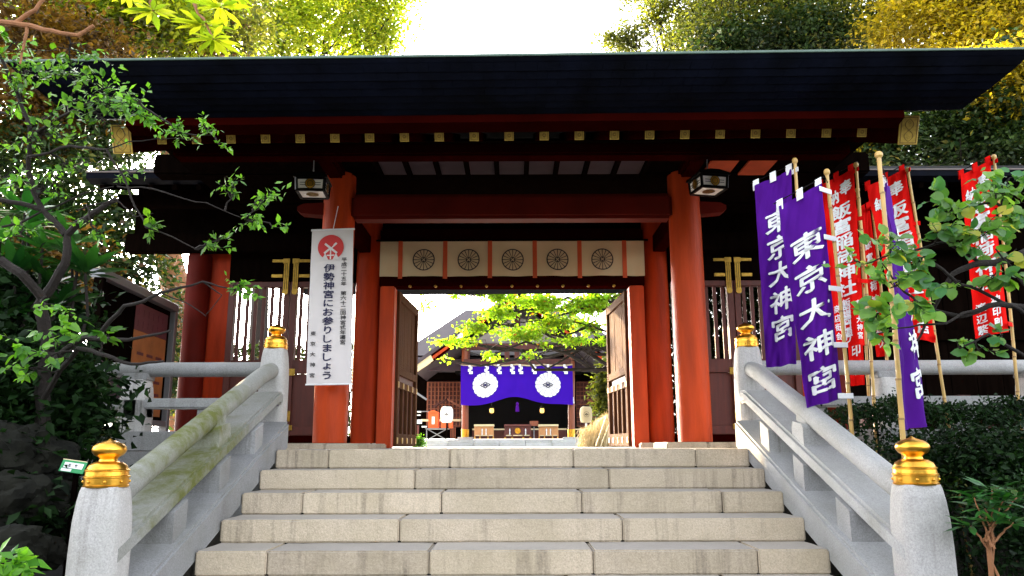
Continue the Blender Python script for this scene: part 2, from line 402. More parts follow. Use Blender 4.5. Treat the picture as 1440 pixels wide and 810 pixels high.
def blobs_px(lst):
    "(px, py, depth, rx, rz[, ry]) in metres around a pixel"
    o = []
    for q in lst:
        p = at(q[0], q[1], q[2]); o.append((p.x, p.y, p.z, q[3], q[5] if len(q) > 5 else q[3] * .8, q[4]))
    return o

# ================================================================== ground
STEP_G, STEP_H, Y1 = .35, .1352, 5.945
GZ = -9 * STEP_H
def grid_ground(bm, x0, x1, y0, y1, z, n=2):
    vs = [bm.verts.new(p) for p in ((x0, y0, z), (x1, y0, z), (x1, y1, z), (x0, y1, z))]; bm.faces.new(vs)
part('ground', ASPH, None, grid_ground, -400, 400, -400, 900, GZ)['kind'] = 'structure'
part('courtyard', GRAVEL, None, lambda bm: box(bm, (-40, 6.62, GZ + .01), (40, 80, -.006)))['kind'] = 'structure'
part('planting_bed', EARTH, None, lambda bm: (box(bm, (2.2, 2.2, GZ - .02), (9, 6.3, GZ + .12), .03), box(bm, (-9, 2.2, GZ - .02), (-2.2, 6.3, GZ + .10), .03)))['kind'] = 'structure'

# ================================================================== stairs: each tread block is a piece
st = thing('stone_stairs', None, None, (0, 4.5, GZ), kind='structure')
JO = [[460, 632, 807, 981], [583, 857], [426, 621, 818, 1015], [563, 874], [381, 605, 832, 1060], [330, 560, 800, 1030], [470, 760, 1000], [350, 620, 900], [500, 820]]
for k in range(9):
    yf = Y1 - STEP_G * k; zt = -STEP_H * k
    xs = [-1.76] + [at(j, 700, yf).x for j in JO[k]] + [1.76]
    for a, b in zip(xs, xs[1:]):
        dz = random.uniform(-.0015, .0015)
        bm = BM(); box(bm, (a + .0026, yf - .012 + random.uniform(-.002, .002), zt - STEP_H + .001), (b - .0026, yf + STEP_G + .03, zt + dz), .009)
        es = [e for e in bm.edges if e.calc_length() > .25]
        bmesh.ops.subdivide_edges(bm, edges=es, cuts=9, use_grid_fill=True)
        for v in bm.verts:
            q = noise.noise(v.co * 7); c_ = max(0, noise.noise(v.co * 23 + Vector((5, 3, 1))) - .35)
            v.co.z += .0022 * q - .012 * c_; v.co.y += .0025 * noise.noise(v.co * 9) + .010 * c_
        o_st = obj('stone', bm, G_STEP, st, True)
part('riser_core', G_DARK, st, lambda bm: prism(bm, [(Y1 - STEP_G * k_ + .03 - (0 if s_ else 0), z_) for k_, s_, z_ in
     [(0, 0, -.03), (0, 1, -STEP_H - .03)] + [q for k2 in range(1, 9) for q in ((k2, 0, -STEP_H * k2 - .03), (k2, 1, -STEP_H * (k2 + 1) - .03 if k2 < 8 else GZ))]] + [(6.6, GZ), (6.6, -.03)], 'x', -1.75, 1.75))
# landing paving between the stairs and the gate
lp = thing('landing_pavement', None, None, (0, 6.4, -.1), kind='structure')
xs = [-1.76, -1.1, -.42, .3, 1.02, 1.76]
for j, (ya, yb) in enumerate(((6.33, 6.95), (6.95, 7.6), (7.6, 8.3), (8.3, 9.0), (9.0, 9.7))):
    for a, b in zip(xs, xs[1:]):
        o_ = .3 * (j % 2); a2 = a if a < -1.7 else a + o_; b2 = b if b > 1.7 else b + o_
        bm = BM(); box(bm, (a2 + .002, ya + .002, -.09), (b2 - .002, yb - .002, -.0008 * j), .004); obj('stone', bm, G_STEP, lp)

# ================================================================== stone balustrades
SLOPE = .36
def LN(y): return -SLOPE * (Y1 - y)
GIB = [(.117, 0), (.119, .012), (.114, .016), (.114, .060), (.119, .064), (.119, .074), (.113, .079), (.111, .105), (.115, .110), (.115, .118), (.107, .124), (.098, .150), (.076, .168), (.050, .176), (.046, .190), (.052, .203), (.074, .218), (.087, .240), (.090, .258), (.085, .278), (.066, .299), (.036, .313), (.016, .321), (.007, .330), (.001, .334)]
def giboshi(parent, c, s=1.0, label=None):
    bm = BM(); lathe(bm, c, [(r * s, z * s * .79) for r, z in GIB], 40); f = obj('finial', bm, GOLD, parent, True)
    for k in range(8):
        a = k * math.pi / 4 + .39; bm = BM()
        p = Vector(c) + Vector((math.cos(a) * .115 * s, math.sin(a) * .115 * s, .030 * s))
        bmesh.ops.create_icosphere(bm, subdivisions=2, radius=.0085 * s, matrix=Matrix.Translation(p)); obj('stud', bm, GOLD, f, True)
def stone_post(parent, x, y, z0, z1, w, m=None):
    bm = BM()
    n = 6; prof = []
    H = z1 - z0
    for t, ww in ((0, 1.0), (.6, 1.0), (1 - .30 / max(H, .31), 1.0), (1 - .16 / max(H, .31), .97), (1 - .07 / max(H, .31), .90), (1 - .02 / max(H, .31), .83), (1, .78)):
        prof.append((z0 + H * t, ww * w / 2))
    rings = []
    for z, r in prof:
        ring = []
        for i in range(24):
            a = 2 * math.pi * (i + .5) / 24; c, s = math.cos(a), math.sin(a)
            k = 1 / max(abs(c), abs(s)); k = min(k, 1.19)
            ring.append(bm.verts.new((x + c * r * k, y + s * r * k, z)))
        rings.append(ring)
    for a, b in zip(rings, rings[1:]):
        for k in range(24): bm.faces.new((a[k], a[(k + 1) % 24], b[(k + 1) % 24], b[k]))
    bm.faces.new(rings[0][::-1]); bm.faces.new(rings[-1])
    return obj('post', bm, m or G_POST, parent, True)
def sbeam(bm, x, ya, yb, za, zb, w, bev=.014, level=0):
    "sloping beam, za..zb above the rail line, vertical cut ends, optional level toe at the top end"
    poly = [(ya, LN(ya) + za), (yb - level, LN(yb - level) + za), (yb, LN(yb - level) + za), (yb, LN(yb - level) + zb), (yb - level, LN(yb - level) + zb), (ya, LN(ya) + zb)]
    if not level: poly = [poly[0], poly[1], poly[4], poly[5]]
    vs = prism(bm, poly, 'x', x - w / 2, x + w / 2)
    es = list({e for v in vs for e in v.link_edges if abs((e.verts[0].co - e.verts[1].co).x) < 1e-6})
    bmesh.ops.bevel(bm, geom=es, offset=bev, segments=2, affect='EDGES', clamp_overlap=True)
for sx, side, moss in ((-1, 'left', G_MOSS), (1, 'right', G_RAIL)):
    X = 1.93 if sx > 0 else -1.945
    t = thing('stone_balustrade', 'granite stair balustrade with gold capped posts, %s' % ('left of steps, handrail green with moss' if sx < 0 else 'right of steps beneath purple flags'), 'balustrade', (X, 5.1, GZ))
    stone_post(t, X, 3.85, GZ - .02, -.158, .226); giboshi(t, (X, 3.85, -.160), .86)
    stone_post(t, X, 6.40, -.6, .81, .212); giboshi(t, (X, 6.40, .808), .80)
    bm = BM(); pts = [Vector((X, y, LN(y) + .515 - (.10 * ((y - 6.05) / .3) ** 2 * .3 if y > 6.05 else 0))) for y in (3.95, 4.6, 5.2, 5.7, 6.05, 6.2, 6.34)]
    tube(bm, pts, .064, 24); obj('handrail', bm, moss, t, True)
    XB = sx * 1.905 if sx > 0 else -1.915
    obj_bm = BM(); sbeam(obj_bm, X, 3.78, 6.31, .255, .355, .228, .018, .10); obj('upper_stringer', obj_bm, moss, t)
    obj_bm = BM(); sbeam(obj_bm, XB, 2.9, 6.27, -.11, .10, .30, .016, .0); obj('lower_stringer', obj_bm, G_RAIL, t)
    for y in (5.68, 5.05, 4.42):
        bm = BM(); vs = prism(bm, [(y - .085, LN(y - .085) + .095), (y + .085, LN(y + .085) + .095), (y + .085, LN(y + .085) + .26), (y - .085, LN(y - .085) + .26)], 'x', XB - .105, XB + .105)
        obj('strut', bm, G_RAIL, t)
    y = 5.12
    bm = BM(); prism(bm, [(y - .10, LN(y - .10) + .35), (y + .10, LN(y + .10) + .35), (y + .10, LN(y) + .44), (y + .075, LN(y) + .475), (y - .075, LN(y) + .475 - .02), (y - .10, LN(y) + .43)], 'x', X - .095, X + .095)
    obj('middle_post', bm, moss, t)
    bm = BM(); obox(bm, (X, y - .075, LN(y - .075) + .475), (X, y + .085, LN(y + .085) + .475), .13, .05, .004); obj('bearing_block', bm, moss, t)
    # level balustrade along the edge of the landing
    t = thing('stone_balustrade', ('level granite railing running left from the upper post behind the mossy handrail' if sx < 0 else 'level granite railing behind the red flags and hedge on the right'), 'railing', (sx * 3.6, 6.45, 0))
    x0, x1 = sx * 2.03, sx * 6.4; lo, hi = min(x0, x1), max(x0, x1)
    bm = BM(); tube(bm, [(lo, 6.42, .645), (hi, 6.42, .645)], .06, 20); obj('handrail', bm, G_RAIL, t, True)
    bm = BM(); box(bm, (lo, 6.33, .325), (hi, 6.51, .408), .012); obj('middle_rail', bm, G_RAIL, t)
    segs = np.linspace(lo, hi, 5)
    for a, b in zip(segs, segs[1:]):
        bm = BM(); box(bm, (a + .002, 6.28, -.01), (b - .002, 6.56, .145), .01); obj('base_stone', bm, G_RAIL, t)
    for xx in (sx * 3.06, sx * 4.25, sx * 5.5):
        stone_post(t, xx, 6.42, .145, .56, .225, G_POST)
        bm = BM(); box(bm, (xx - .10, 6.34, .556), (xx + .10, 6.50, .612), .006); obj('bearing_block', bm, G_RAIL, t)
    for xx in (sx * 2.45, sx * 3.65, sx * 4.9):
        bm = BM(); box(bm, (xx - .09, 6.36, .145), (xx + .09, 6.48, .325), .006); obj('strut', bm, G_RAIL, t)
    # retaining wall of ashlar courses below it
    t = thing('retaining_wall', ('ashlar stone retaining wall below the railing left of the stairs' if sx < 0 else 'dark stone retaining wall behind the hedge right of the stairs'), 'wall', (sx * 4, 6.5, GZ))
    z = -.012; r_ = 0
    while z > GZ + .05:
        hh = .165 if r_ < 2 else .24; xx = 1.78 + (.0 if r_ % 2 else .2); a = 1.78
        while a < 8.5:
            b = a + (.95 if r_ < 2 else .62) + random.uniform(-.12, .12)
            if a == 1.78 and r_ % 2: b -= .4
            m_ = G_RAIL if (r_ < 3 and sx < 0) else G_DARK
            bm = BM(); u0, u1 = sorted((sx * (a + .003), sx * (b - .003))); box(bm, (u0, 6.245 - .02 * r_ + random.uniform(-.004, .004), max(z - hh + .004, GZ)), (u1, 6.62, z), .008)
            obj('stone', bm, m_, t); a = b
        z -= hh; r_ += 1
for i, (px, w) in enumerate(((1222, .13), (1232, .06), (1285, .10), (1352, .12), (1382, .07))):
    p = at(px, 552, 6.8); bm = BM(); box(bm, (p.x - w / 2, 6.75, -.004), (p.x + w / 2, 6.9, .40 + .04 * (i % 2)), .008)
    prop(obj('wooden_stake', bm, WOODR), 'short brown wooden stake behind the right stone railing, ' + ['leftmost of five', 'thin, second from left', 'in the middle of five', 'widest, second from right', 'rightmost of five'][i], 'stake', 'wooden stakes behind the right railing')

# ================================================================== the gate
gt = thing('shrine_gate', 'red pillared shrine gate with a wide dark copper roof at the top of the steps', 'gate', (0, 7.6, 0))
def column(x, y, r, z0, z1, m=RED, name='column'):
    bm = BM(); lathe(bm, (x, y, 0), [(r * 1.0, z0), (r * 1.01, z0 + .3), (r, (z0 + z1) / 2), (r * .97, z1)], 36); return obj(name, bm, m, gt, True)
XC = 1.735; YC = 7.55; YI = 9.1; XI = 1.70
for s in (-1, 1):
    column(s * XC, YC, .160, .055, 3.0)
    column(s * XI, YI, .155, .055, 3.0, REDSH)
    for (cx, cy, w) in ((s * XC, YC, .34), (s * XI, YI, .28)):
        bm = BM(); box(bm, (cx - w, cy - w, -.02), (cx + w * .1, cy + w, .052), .012); obj('base_stone', bm, G_STEP, gt)
        bm = BM(); box(bm, (cx + w * .1 + .003, cy - w, -.02), (cx + w, cy + w, .050), .012); obj('base_stone', bm, G_STEP, gt)
def gbox(name, m, lo, hi, bev=.006, parent=None, kind=None):
    bm = BM(); box(bm, lo, hi, bev); return obj(name, bm, m, parent or gt, kind=kind)
# front tie beam with noses, and beams above
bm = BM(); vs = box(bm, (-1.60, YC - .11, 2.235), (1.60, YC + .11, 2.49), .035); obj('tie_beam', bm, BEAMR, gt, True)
for s in (-1, 1):
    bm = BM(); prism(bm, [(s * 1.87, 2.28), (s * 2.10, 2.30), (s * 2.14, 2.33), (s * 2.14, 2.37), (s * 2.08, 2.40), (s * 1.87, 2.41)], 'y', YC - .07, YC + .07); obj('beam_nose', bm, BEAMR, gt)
    gbox('side_tie_beam', REDD, (min(s * (XC), s * (XC)) - .07, YC + .18, 2.26), (s * XC + .07, YI - .14, 2.46))
    # bracket arms on the columns
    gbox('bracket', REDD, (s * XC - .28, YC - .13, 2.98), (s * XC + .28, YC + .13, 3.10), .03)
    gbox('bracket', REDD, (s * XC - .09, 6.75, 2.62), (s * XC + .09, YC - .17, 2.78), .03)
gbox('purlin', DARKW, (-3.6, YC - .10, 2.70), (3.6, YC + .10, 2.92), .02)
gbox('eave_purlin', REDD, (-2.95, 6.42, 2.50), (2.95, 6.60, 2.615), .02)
# white ceiling panels behind the eave purlin
ZP = 2.655
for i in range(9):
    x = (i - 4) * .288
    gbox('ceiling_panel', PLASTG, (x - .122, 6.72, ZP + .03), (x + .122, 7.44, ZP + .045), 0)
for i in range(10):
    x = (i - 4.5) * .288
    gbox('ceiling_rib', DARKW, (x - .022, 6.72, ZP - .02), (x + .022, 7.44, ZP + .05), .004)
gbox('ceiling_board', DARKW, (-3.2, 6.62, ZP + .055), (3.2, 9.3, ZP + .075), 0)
for s in (1,):
    for i in range(2):
        x = s * (2.02 + i * .36); gbox('ceiling_panel', ORANGE, (x - .13, 6.85, ZP + .0), (x + .13, 7.40, ZP + .02), 0)
gbox('tie_beam', DARKW, (-1.45, 6.95, 2.455), (1.45, 7.05, 2.53), .01) if False else None
# inner frame
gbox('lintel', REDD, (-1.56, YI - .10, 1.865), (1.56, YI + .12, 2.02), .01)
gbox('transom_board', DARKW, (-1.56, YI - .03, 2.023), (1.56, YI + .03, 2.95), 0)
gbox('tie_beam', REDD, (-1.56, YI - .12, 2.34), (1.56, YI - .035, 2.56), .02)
for s in (-1, 1):
    a, b = sorted((s * 1.545, s * 1.375)); gbox('door_jamb', RED, (a, YI - .13, 0), (b, YI + .09, 1.862), .012)
for i in range(9):
    bm = BM(); x = -1.2 + i * .3; bmesh.ops.create_uvsphere(bm, u_segments=10, v_segments=6, radius=.02, matrix=Matrix.Translation((x, YI - .085, 1.868))); obj('stud', bm, BRASS, gt, True)
# doors, opened inwards
def door(sx):
    H = Vector((sx * 1.375, YI + .10, .015)); E_ = Vector((sx * 1.305, YI + 1.42, .015)); d = (E_ - H); Wd = d.length; d.normalize()
    n = Vector((-d.y, d.x, 0)) * (1 if sx > 0 else -1)      # towards the passage
    M = Matrix(((d.x, n.x, 0, H.x), (d.y, n.y, 0, H.y), (0, 0, 1, H.z), (0, 0, 0, 1)))
    t0 = BM(); box(t0, (0, -.035, .0), (Wd, -.018, 1.83), 0, M); core = obj('door', t0, DOORW, gt)
    def p(name, m, u0, u1, z0, z1, dn=.0, th=.05, bev=.004):
        bm = BM(); box(bm, (u0, -.018 + .001, z0), (u1, -.018 + th, z1), bev, M); return obj(name, bm, m, core)
    p('stile', DOORW, 0, .10, 0, 1.83); p('stile', DOORW, Wd - .10, Wd, 0, 1.83)
    for z0, z1 in ((0, .15), (.68, .76), (.84, .93), (1.73, 1.83)): p('rail', DOORW, .101, Wd - .101, z0, z1, th=.048)
    n_ = 9; w = (Wd - .2) / n_
    for i in range(n_): p('plank', DOORW, .10 + i * w + .002, .10 + (i + 1) * w - .002, .932, 1.728, th=random.uniform(.018, .024), bev=.003)
    for i in range(1, 4): u = .10 + (Wd - .2) * i / 4; p('muntin', DOORW, u - .03, u + .03, .151, .679, th=.044)
    p('panel', WOODR, .101, Wd - .101, .761, .839, th=.012, bev=0); p('panel', WOODR, .101, Wd - .101, .151, .679, th=.01, bev=0)
    for i in range(5):
        u = .05 + (Wd - .1) * i / 4
        for z in (.07, .72): p('fitting', BRASS, u - .035, u + .035, z - .035, z + .035, th=.056, bev=.004)
door(-1); door(1)

# ---- roof: thick copper eave edge, board, rafters with gold caps, slopes, verge
bx = BM()
YF = 4.93; zF = at(722, 78, YF).z; y2 = 5.28; z2 = at(722, 161, y2).z
xl, xr = -3.34, 3.40
# thick edge (slightly hollow)
def sl_pt(y, z0=2.62, y0=4.93, s0=.40): return z0 + (y - y0) * s0
prof = [(YF, zF), (YF + .02, zF - .03), (YF + .10, zF - .12), (YF + .20, zF - .20), (y2, z2)]
back = [(8.3, z2 + (8.3 - y2) * .42), (8.3, zF + (8.3 - YF) * .455), (6.6, zF + (6.6 - YF) * .42)]
rv = prism(bx, prof + back, 'x', xl - .02, xr)
XT, XBm = at(1456, 67, YF - .06).x, at(1356, 155, 5.18).x
def flare(bm):
    for v in bm.verts:
        zt = zF + (v.co.y - YF) * .455; zb_ = z2 + (v.co.y - y2) * .42
        f = min(1, max(0, (zt - v.co.z) / (zt - zb_))) if v.co.y > YF + .01 or v.co.z < zF - .02 else 0
        v.co.x *= (XT + (XBm - XT) * f) / xr
flare(bx)
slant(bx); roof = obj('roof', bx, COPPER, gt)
bx = BM(); prism(bx, [(11.6, z2 - .1), (11.6, zF - .05), (10, zF + (8.3 - YF) * .25), (8.3, zF + (8.3 - YF) * .455 - .003), (8.3, z2 + (8.3 - y2) * .42 + .003)], 'x', xl, xr); flare(bx); slant(bx); obj('roof', bx, COPPER, gt)
bx = BM(); tube(bx, [(xl - .02, 8.34, zF + 1.44), (xr, 8.30, zF + 1.44)], .10, 12); obj('ridge', bx, COPPER, gt, True)
bx = BM(); box(bx, (-XT - .01, YF - .006, zF - .004), (XT + .01, YF + .03, zF + .014), .003); slant(bx); obj('eave_trim', bx, VERDI, gt)
# copper sheets on the thick edge, overlapping and slightly proud
bx = BM()
def edge_pt(t):   # t 0..1 down the profile
    L = [(Vector(a), Vector(b)) for a, b in zip(prof, prof[1:])]; tot = sum((b - a).length for a, b in L); s = t * tot
    for a, b in L:
        if s <= (b - a).length + 1e-9: return a.lerp(b, s / (b - a).length), (b - a).normalized()
        s -= (b - a).length
    return Vector(prof[-1]), (L[-1][1] - L[-1][0]).normalized()
rows, cols = 7, 46
for r in range(rows):
    for c in range(cols):
        x0 = xl + (xr - xl) * (c + (.5 if r % 2 else 0)) / cols; x1 = min(x0 + (xr - xl) / cols - .003, xr - .002)
        if x1 <= x0: continue
        a, d = edge_pt(.10 + .88 * r / rows); b, _ = edge_pt(.10 + .88 * (r + 1) / rows)
        nrm = Vector((-(b - a).y, (b - a).x)).normalized(); nrm = nrm if nrm.x < 0 else -nrm
        l0, l1 = .003 + random.uniform(0, .002), .008 + random.uniform(0, .003)
        P = [(x0, *(a + nrm * l0)), (x1, *(a + nrm * l0)), (x1, *(b + nrm * l1)), (x0, *(b + nrm * l1))]
        Q = [(x0, *b), (x1, *b)]
        v = [bx.verts.new(p) for p in P]; q = [bx.verts.new(p) for p in Q]
        bx.faces.new(v); bx.faces.new((v[3], v[2], q[1], q[0]))
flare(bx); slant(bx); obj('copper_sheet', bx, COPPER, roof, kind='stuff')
yR = 5.5; zR = at(722, 190.5, yR).z; RS = .40
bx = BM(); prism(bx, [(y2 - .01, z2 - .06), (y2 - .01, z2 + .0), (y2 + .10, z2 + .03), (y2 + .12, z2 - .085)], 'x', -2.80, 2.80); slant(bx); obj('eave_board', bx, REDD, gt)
# soffit boards over the rafters
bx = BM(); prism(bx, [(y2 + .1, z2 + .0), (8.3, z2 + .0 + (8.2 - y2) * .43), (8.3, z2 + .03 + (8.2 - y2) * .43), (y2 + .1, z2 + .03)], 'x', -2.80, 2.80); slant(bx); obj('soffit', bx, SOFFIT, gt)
xs_r = [at(px, 190, yR).x for px in [716 + 49.2 * k for k in range(-10, 11)]]
for x in xs_r:
    w = .031; yy = yR - .019 * x
    d = Vector((0, 1, RS)).normalized(); up = Vector((1, 0, 0)).cross(d)
    bm = BM(); a = Vector((x, yy, zR)); obox(bm, a, a + d * 1.95, w * 2, .07, .003); rf = obj('rafter', bm, REDD, gt)
    bm = BM(); obox(bm, a - d * .006, a - d * .0005, w * 2 + .006, .076, .001); cp = obj('gold_cap', bm, GOLDP, rf)
    # engraved frame and crest on each cap
    bm = BM()
    def onc(u, v, t=.0075): return a - d * t + Vector((1, 0, 0)) * u + up * v
    for (u0, v0, u1, v1) in ((-.026, -.03, .026, -.027), (-.026, .027, .026, .03), (-.026, -.03, -.023, .03), (.023, -.03, .026, .03)):
        bm.faces.new([bm.verts.new(onc(*q)) for q in ((u0, v0), (u1, v0), (u1, v1), (u0, v1))])
    for k in range(8):
        a0, a1 = k * math.pi / 4, k * math.pi / 4 + .5
        bm.faces.new([bm.verts.new(onc(r_ * math.cos(t_), r_ * math.sin(t_))) for r_, t_ in ((.006, a0), (.015, a0), (.015, a1), (.006, a1))])
    me_ = obj('gold_cap_line', bm, GOLDD, rf)
# barge rafters at the verge with a big gold plate
for s in (-1, 1):
    pxe = 1277 if s > 0 else 172
    a = at(pxe, 183 if s > 0 else 196, 5.52)
    d = Vector((0, 1, .42)).normalized(); up = Vector((1, 0, 0)).cross(d)
    bm = BM(); obox(bm, a, a + d * 3.0, .13, .20, .006); rf = obj('barge_rafter', bm, REDD, gt)
    bm = BM(); obox(bm, a - d * .012, a - d * .001, .145, .215, .002); obj('gold_plate', bm, GOLDP, rf)
    bm = BM()
    def onp(u, v): return a - d * .0135 + Vector((1, 0, 0)) * u + up * v
    for (u0, v0, u1, v1) in ((-.062, -.097, .062, -.091), (-.062, .091, .062, .097), (-.062, -.097, -.056, .097), (.056, -.097, .062, .097)):
        bm.faces.new([bm.verts.new(onp(*q)) for q in ((u0, v0), (u1, v0), (u1, v1), (u0, v1))])
    for sgn in (-1, 1):                     # scrolling vine
        pts = [(.034 * math.sin(t_ * 6.3 * sgn) * (1 - .1 * t_), -.085 + .17 * t_) for t_ in np.linspace(0, 1, 26)]
        for (u0, v0), (u1, v1) in zip(pts, pts[1:]):
            bm.faces.new([bm.verts.new(onp(*q)) for q in ((u0 - .003, v0), (u0 + .003, v0), (u1 + .003, v1), (u1 - .003, v1))])
    for v in (-.055, 0, .055):
        for k in range(5):
            t_ = k * 1.2566; bm.faces.new([bm.verts.new(onp(.012 * math.cos(t_ + q) * (1 if q else .3), v + .012 * math.sin(t_ + q) * (1 if q else .3))) for q in (0, .35, .7)])
    obj('engraving', bm, GOLDD, rf)

# ---- hanging door curtain with crests
def cloth_surface(x0, x1, ztop, zbot, y, amp=.012, n=(60, 8), sag=.0):
    def S(u, v, off=0):
        x = x0 + (x1 - x0) * u; z = ztop + (zbot - ztop) * v
        yy = y + amp * math.sin(x * 9 + 1.3) * v + amp * .6 * math.sin(x * 23) * v
        return Vector((x, yy - off, z + sag * math.sin(u * math.pi)))
    return S
def grid_cloth(bm, S, nu, nv, th=.003):
    A = [[bm.verts.new(S(i / nu, j / nv)) for j in range(nv + 1)] for i in range(nu + 1)]
    B = [[bm.verts.new(S(i / nu, j / nv, -th)) for j in range(nv + 1)] for i in range(nu + 1)]
    for i in range(nu):
        for j in range(nv):
            bm.faces.new((A[i][j], A[i][j + 1], A[i + 1][j + 1], A[i + 1][j])); bm.faces.new((B[i][j], B[i + 1][j], B[i + 1][j + 1], B[i][j + 1]))
    for i in range(nu):
        bm.faces.new((A[i][0], A[i + 1][0], B[i + 1][0], B[i][0])); bm.faces.new((A[i][nv], B[i][nv], B[i + 1][nv], A[i + 1][nv]))
    for j in range(nv):
        bm.faces.new((A[0][j], B[0][j], B[0][j + 1], A[0][j + 1])); bm.faces.new((A[nu][j], A[nu][j + 1], B[nu][j + 1], B[nu][j]))
def quadpatch(bm, S2, pts): 
    return bm.faces.new([bm.verts.new(S2(*p)) for p in pts])
def ring(bm, P, r0, r1, n=40, a0=0, a1=2 * math.pi):
    for k in range(n):
        t0, t1 = a0 + (a1 - a0) * k / n, a0 + (a1 - a0) * (k + 1) / n
        bm.faces.new([bm.verts.new(P(r * math.cos(t), r * math.sin(t))) for r, t in ((r0, t0), (r1, t0), (r1, t1), (r0, t1))])
def crest_wheel(bm, P, R_, petals=16):
    "outlined round crest: rim, petal outlines, small hub with diamonds"
    ring(bm, P, R_ * .90, R_ * 1.0, 48)
    for k in range(petals):
        t = 2 * math.pi * k / petals; dt = math.pi / petals
        for (ra, rb, wa, wb) in ((.22, .93, .022, .036),):
            c, s = math.cos(t), math.sin(t)
            bm.faces.new([bm.verts.new(P(R_ * (r * c - w * s), R_ * (r * s + w * c))) for r, w in ((ra, -wa), (rb, -wb), (rb, wb), (ra, wa))])
        # rounded tip of the petal: two short strokes
        tm = t + dt
        for sg in (-1, 1):
            p0 = (R_ * .94 * math.cos(tm - sg * dt * .9), R_ * .94 * math.sin(tm - sg * dt * .9)); p1 = (R_ * .90 * math.cos(tm - sg * dt * .5), R_ * .90 * math.sin(tm - sg * dt * .5))
            p2 = (R_ * .95 * math.cos(tm - sg * dt * .4), R_ * .95 * math.sin(tm - sg * dt * .4))
            bm.faces.new([bm.verts.new(P(*q)) for q in (p0, p1, p2)])
    ring(bm, P, R_ * .17, R_ * .235, 20)
    for k in range(4):
        t = k * math.pi / 2; c, s = math.cos(t), math.sin(t)
        bm.faces.new([bm.verts.new(P(R_ * (r * c - w * s), R_ * (r * s + w * c))) for r, w in ((.05, 0), (.13, -.06), (.36, 0), (.13, .06))])
YCL = 8.80
a = at(535, 339, YCL); b = at(907, 387.5, YCL); c_ = at(535, 390, YCL)
cur = thing('door_curtain', 'cream cloth curtain with five black round crests and orange ribbons hung over the open gateway', 'curtain', (0, YCL, a.z))
S = cloth_surface(a.x, b.x, a.z, b.z, YCL, .014)
bm = BM(); grid_cloth(bm, S, 90, 8); obj('cloth', bm, CLOTH, cur, True)
Wc = b.x - a.x; Hc = a.z - b.z
for px in (563, 626, 689, 752, 815, 878):
    u0 = (at(px, 360, YCL).x - a.x) / Wc; bm = BM(); SS = lambda u, v, off=0, u0=u0: S(u0 + (u - .5) * .048 / Wc * 1.05, v * 1.06, off + .006)
    grid_cloth(bm, SS, 3, 10, .004); obj('ribbon', bm, ORANGE, cur, True)
for px in (596, 659, 721, 784, 847):
    u0 = (at(px, 365, YCL).x - a.x) / Wc; bm = BM()
    crest_wheel(bm, lambda u, v, u0=u0: S(u0 + u / Wc, .54 + v / Hc, .005), .128, 16); obj('crest', bm, BLACKP, cur)
bm = BM(); tube(bm, [(a.x - .05, YCL, a.z + .005), (b.x + .05, YCL, a.z + .005)], .012, 8); obj('rod', bm, DARKW, cur, True)

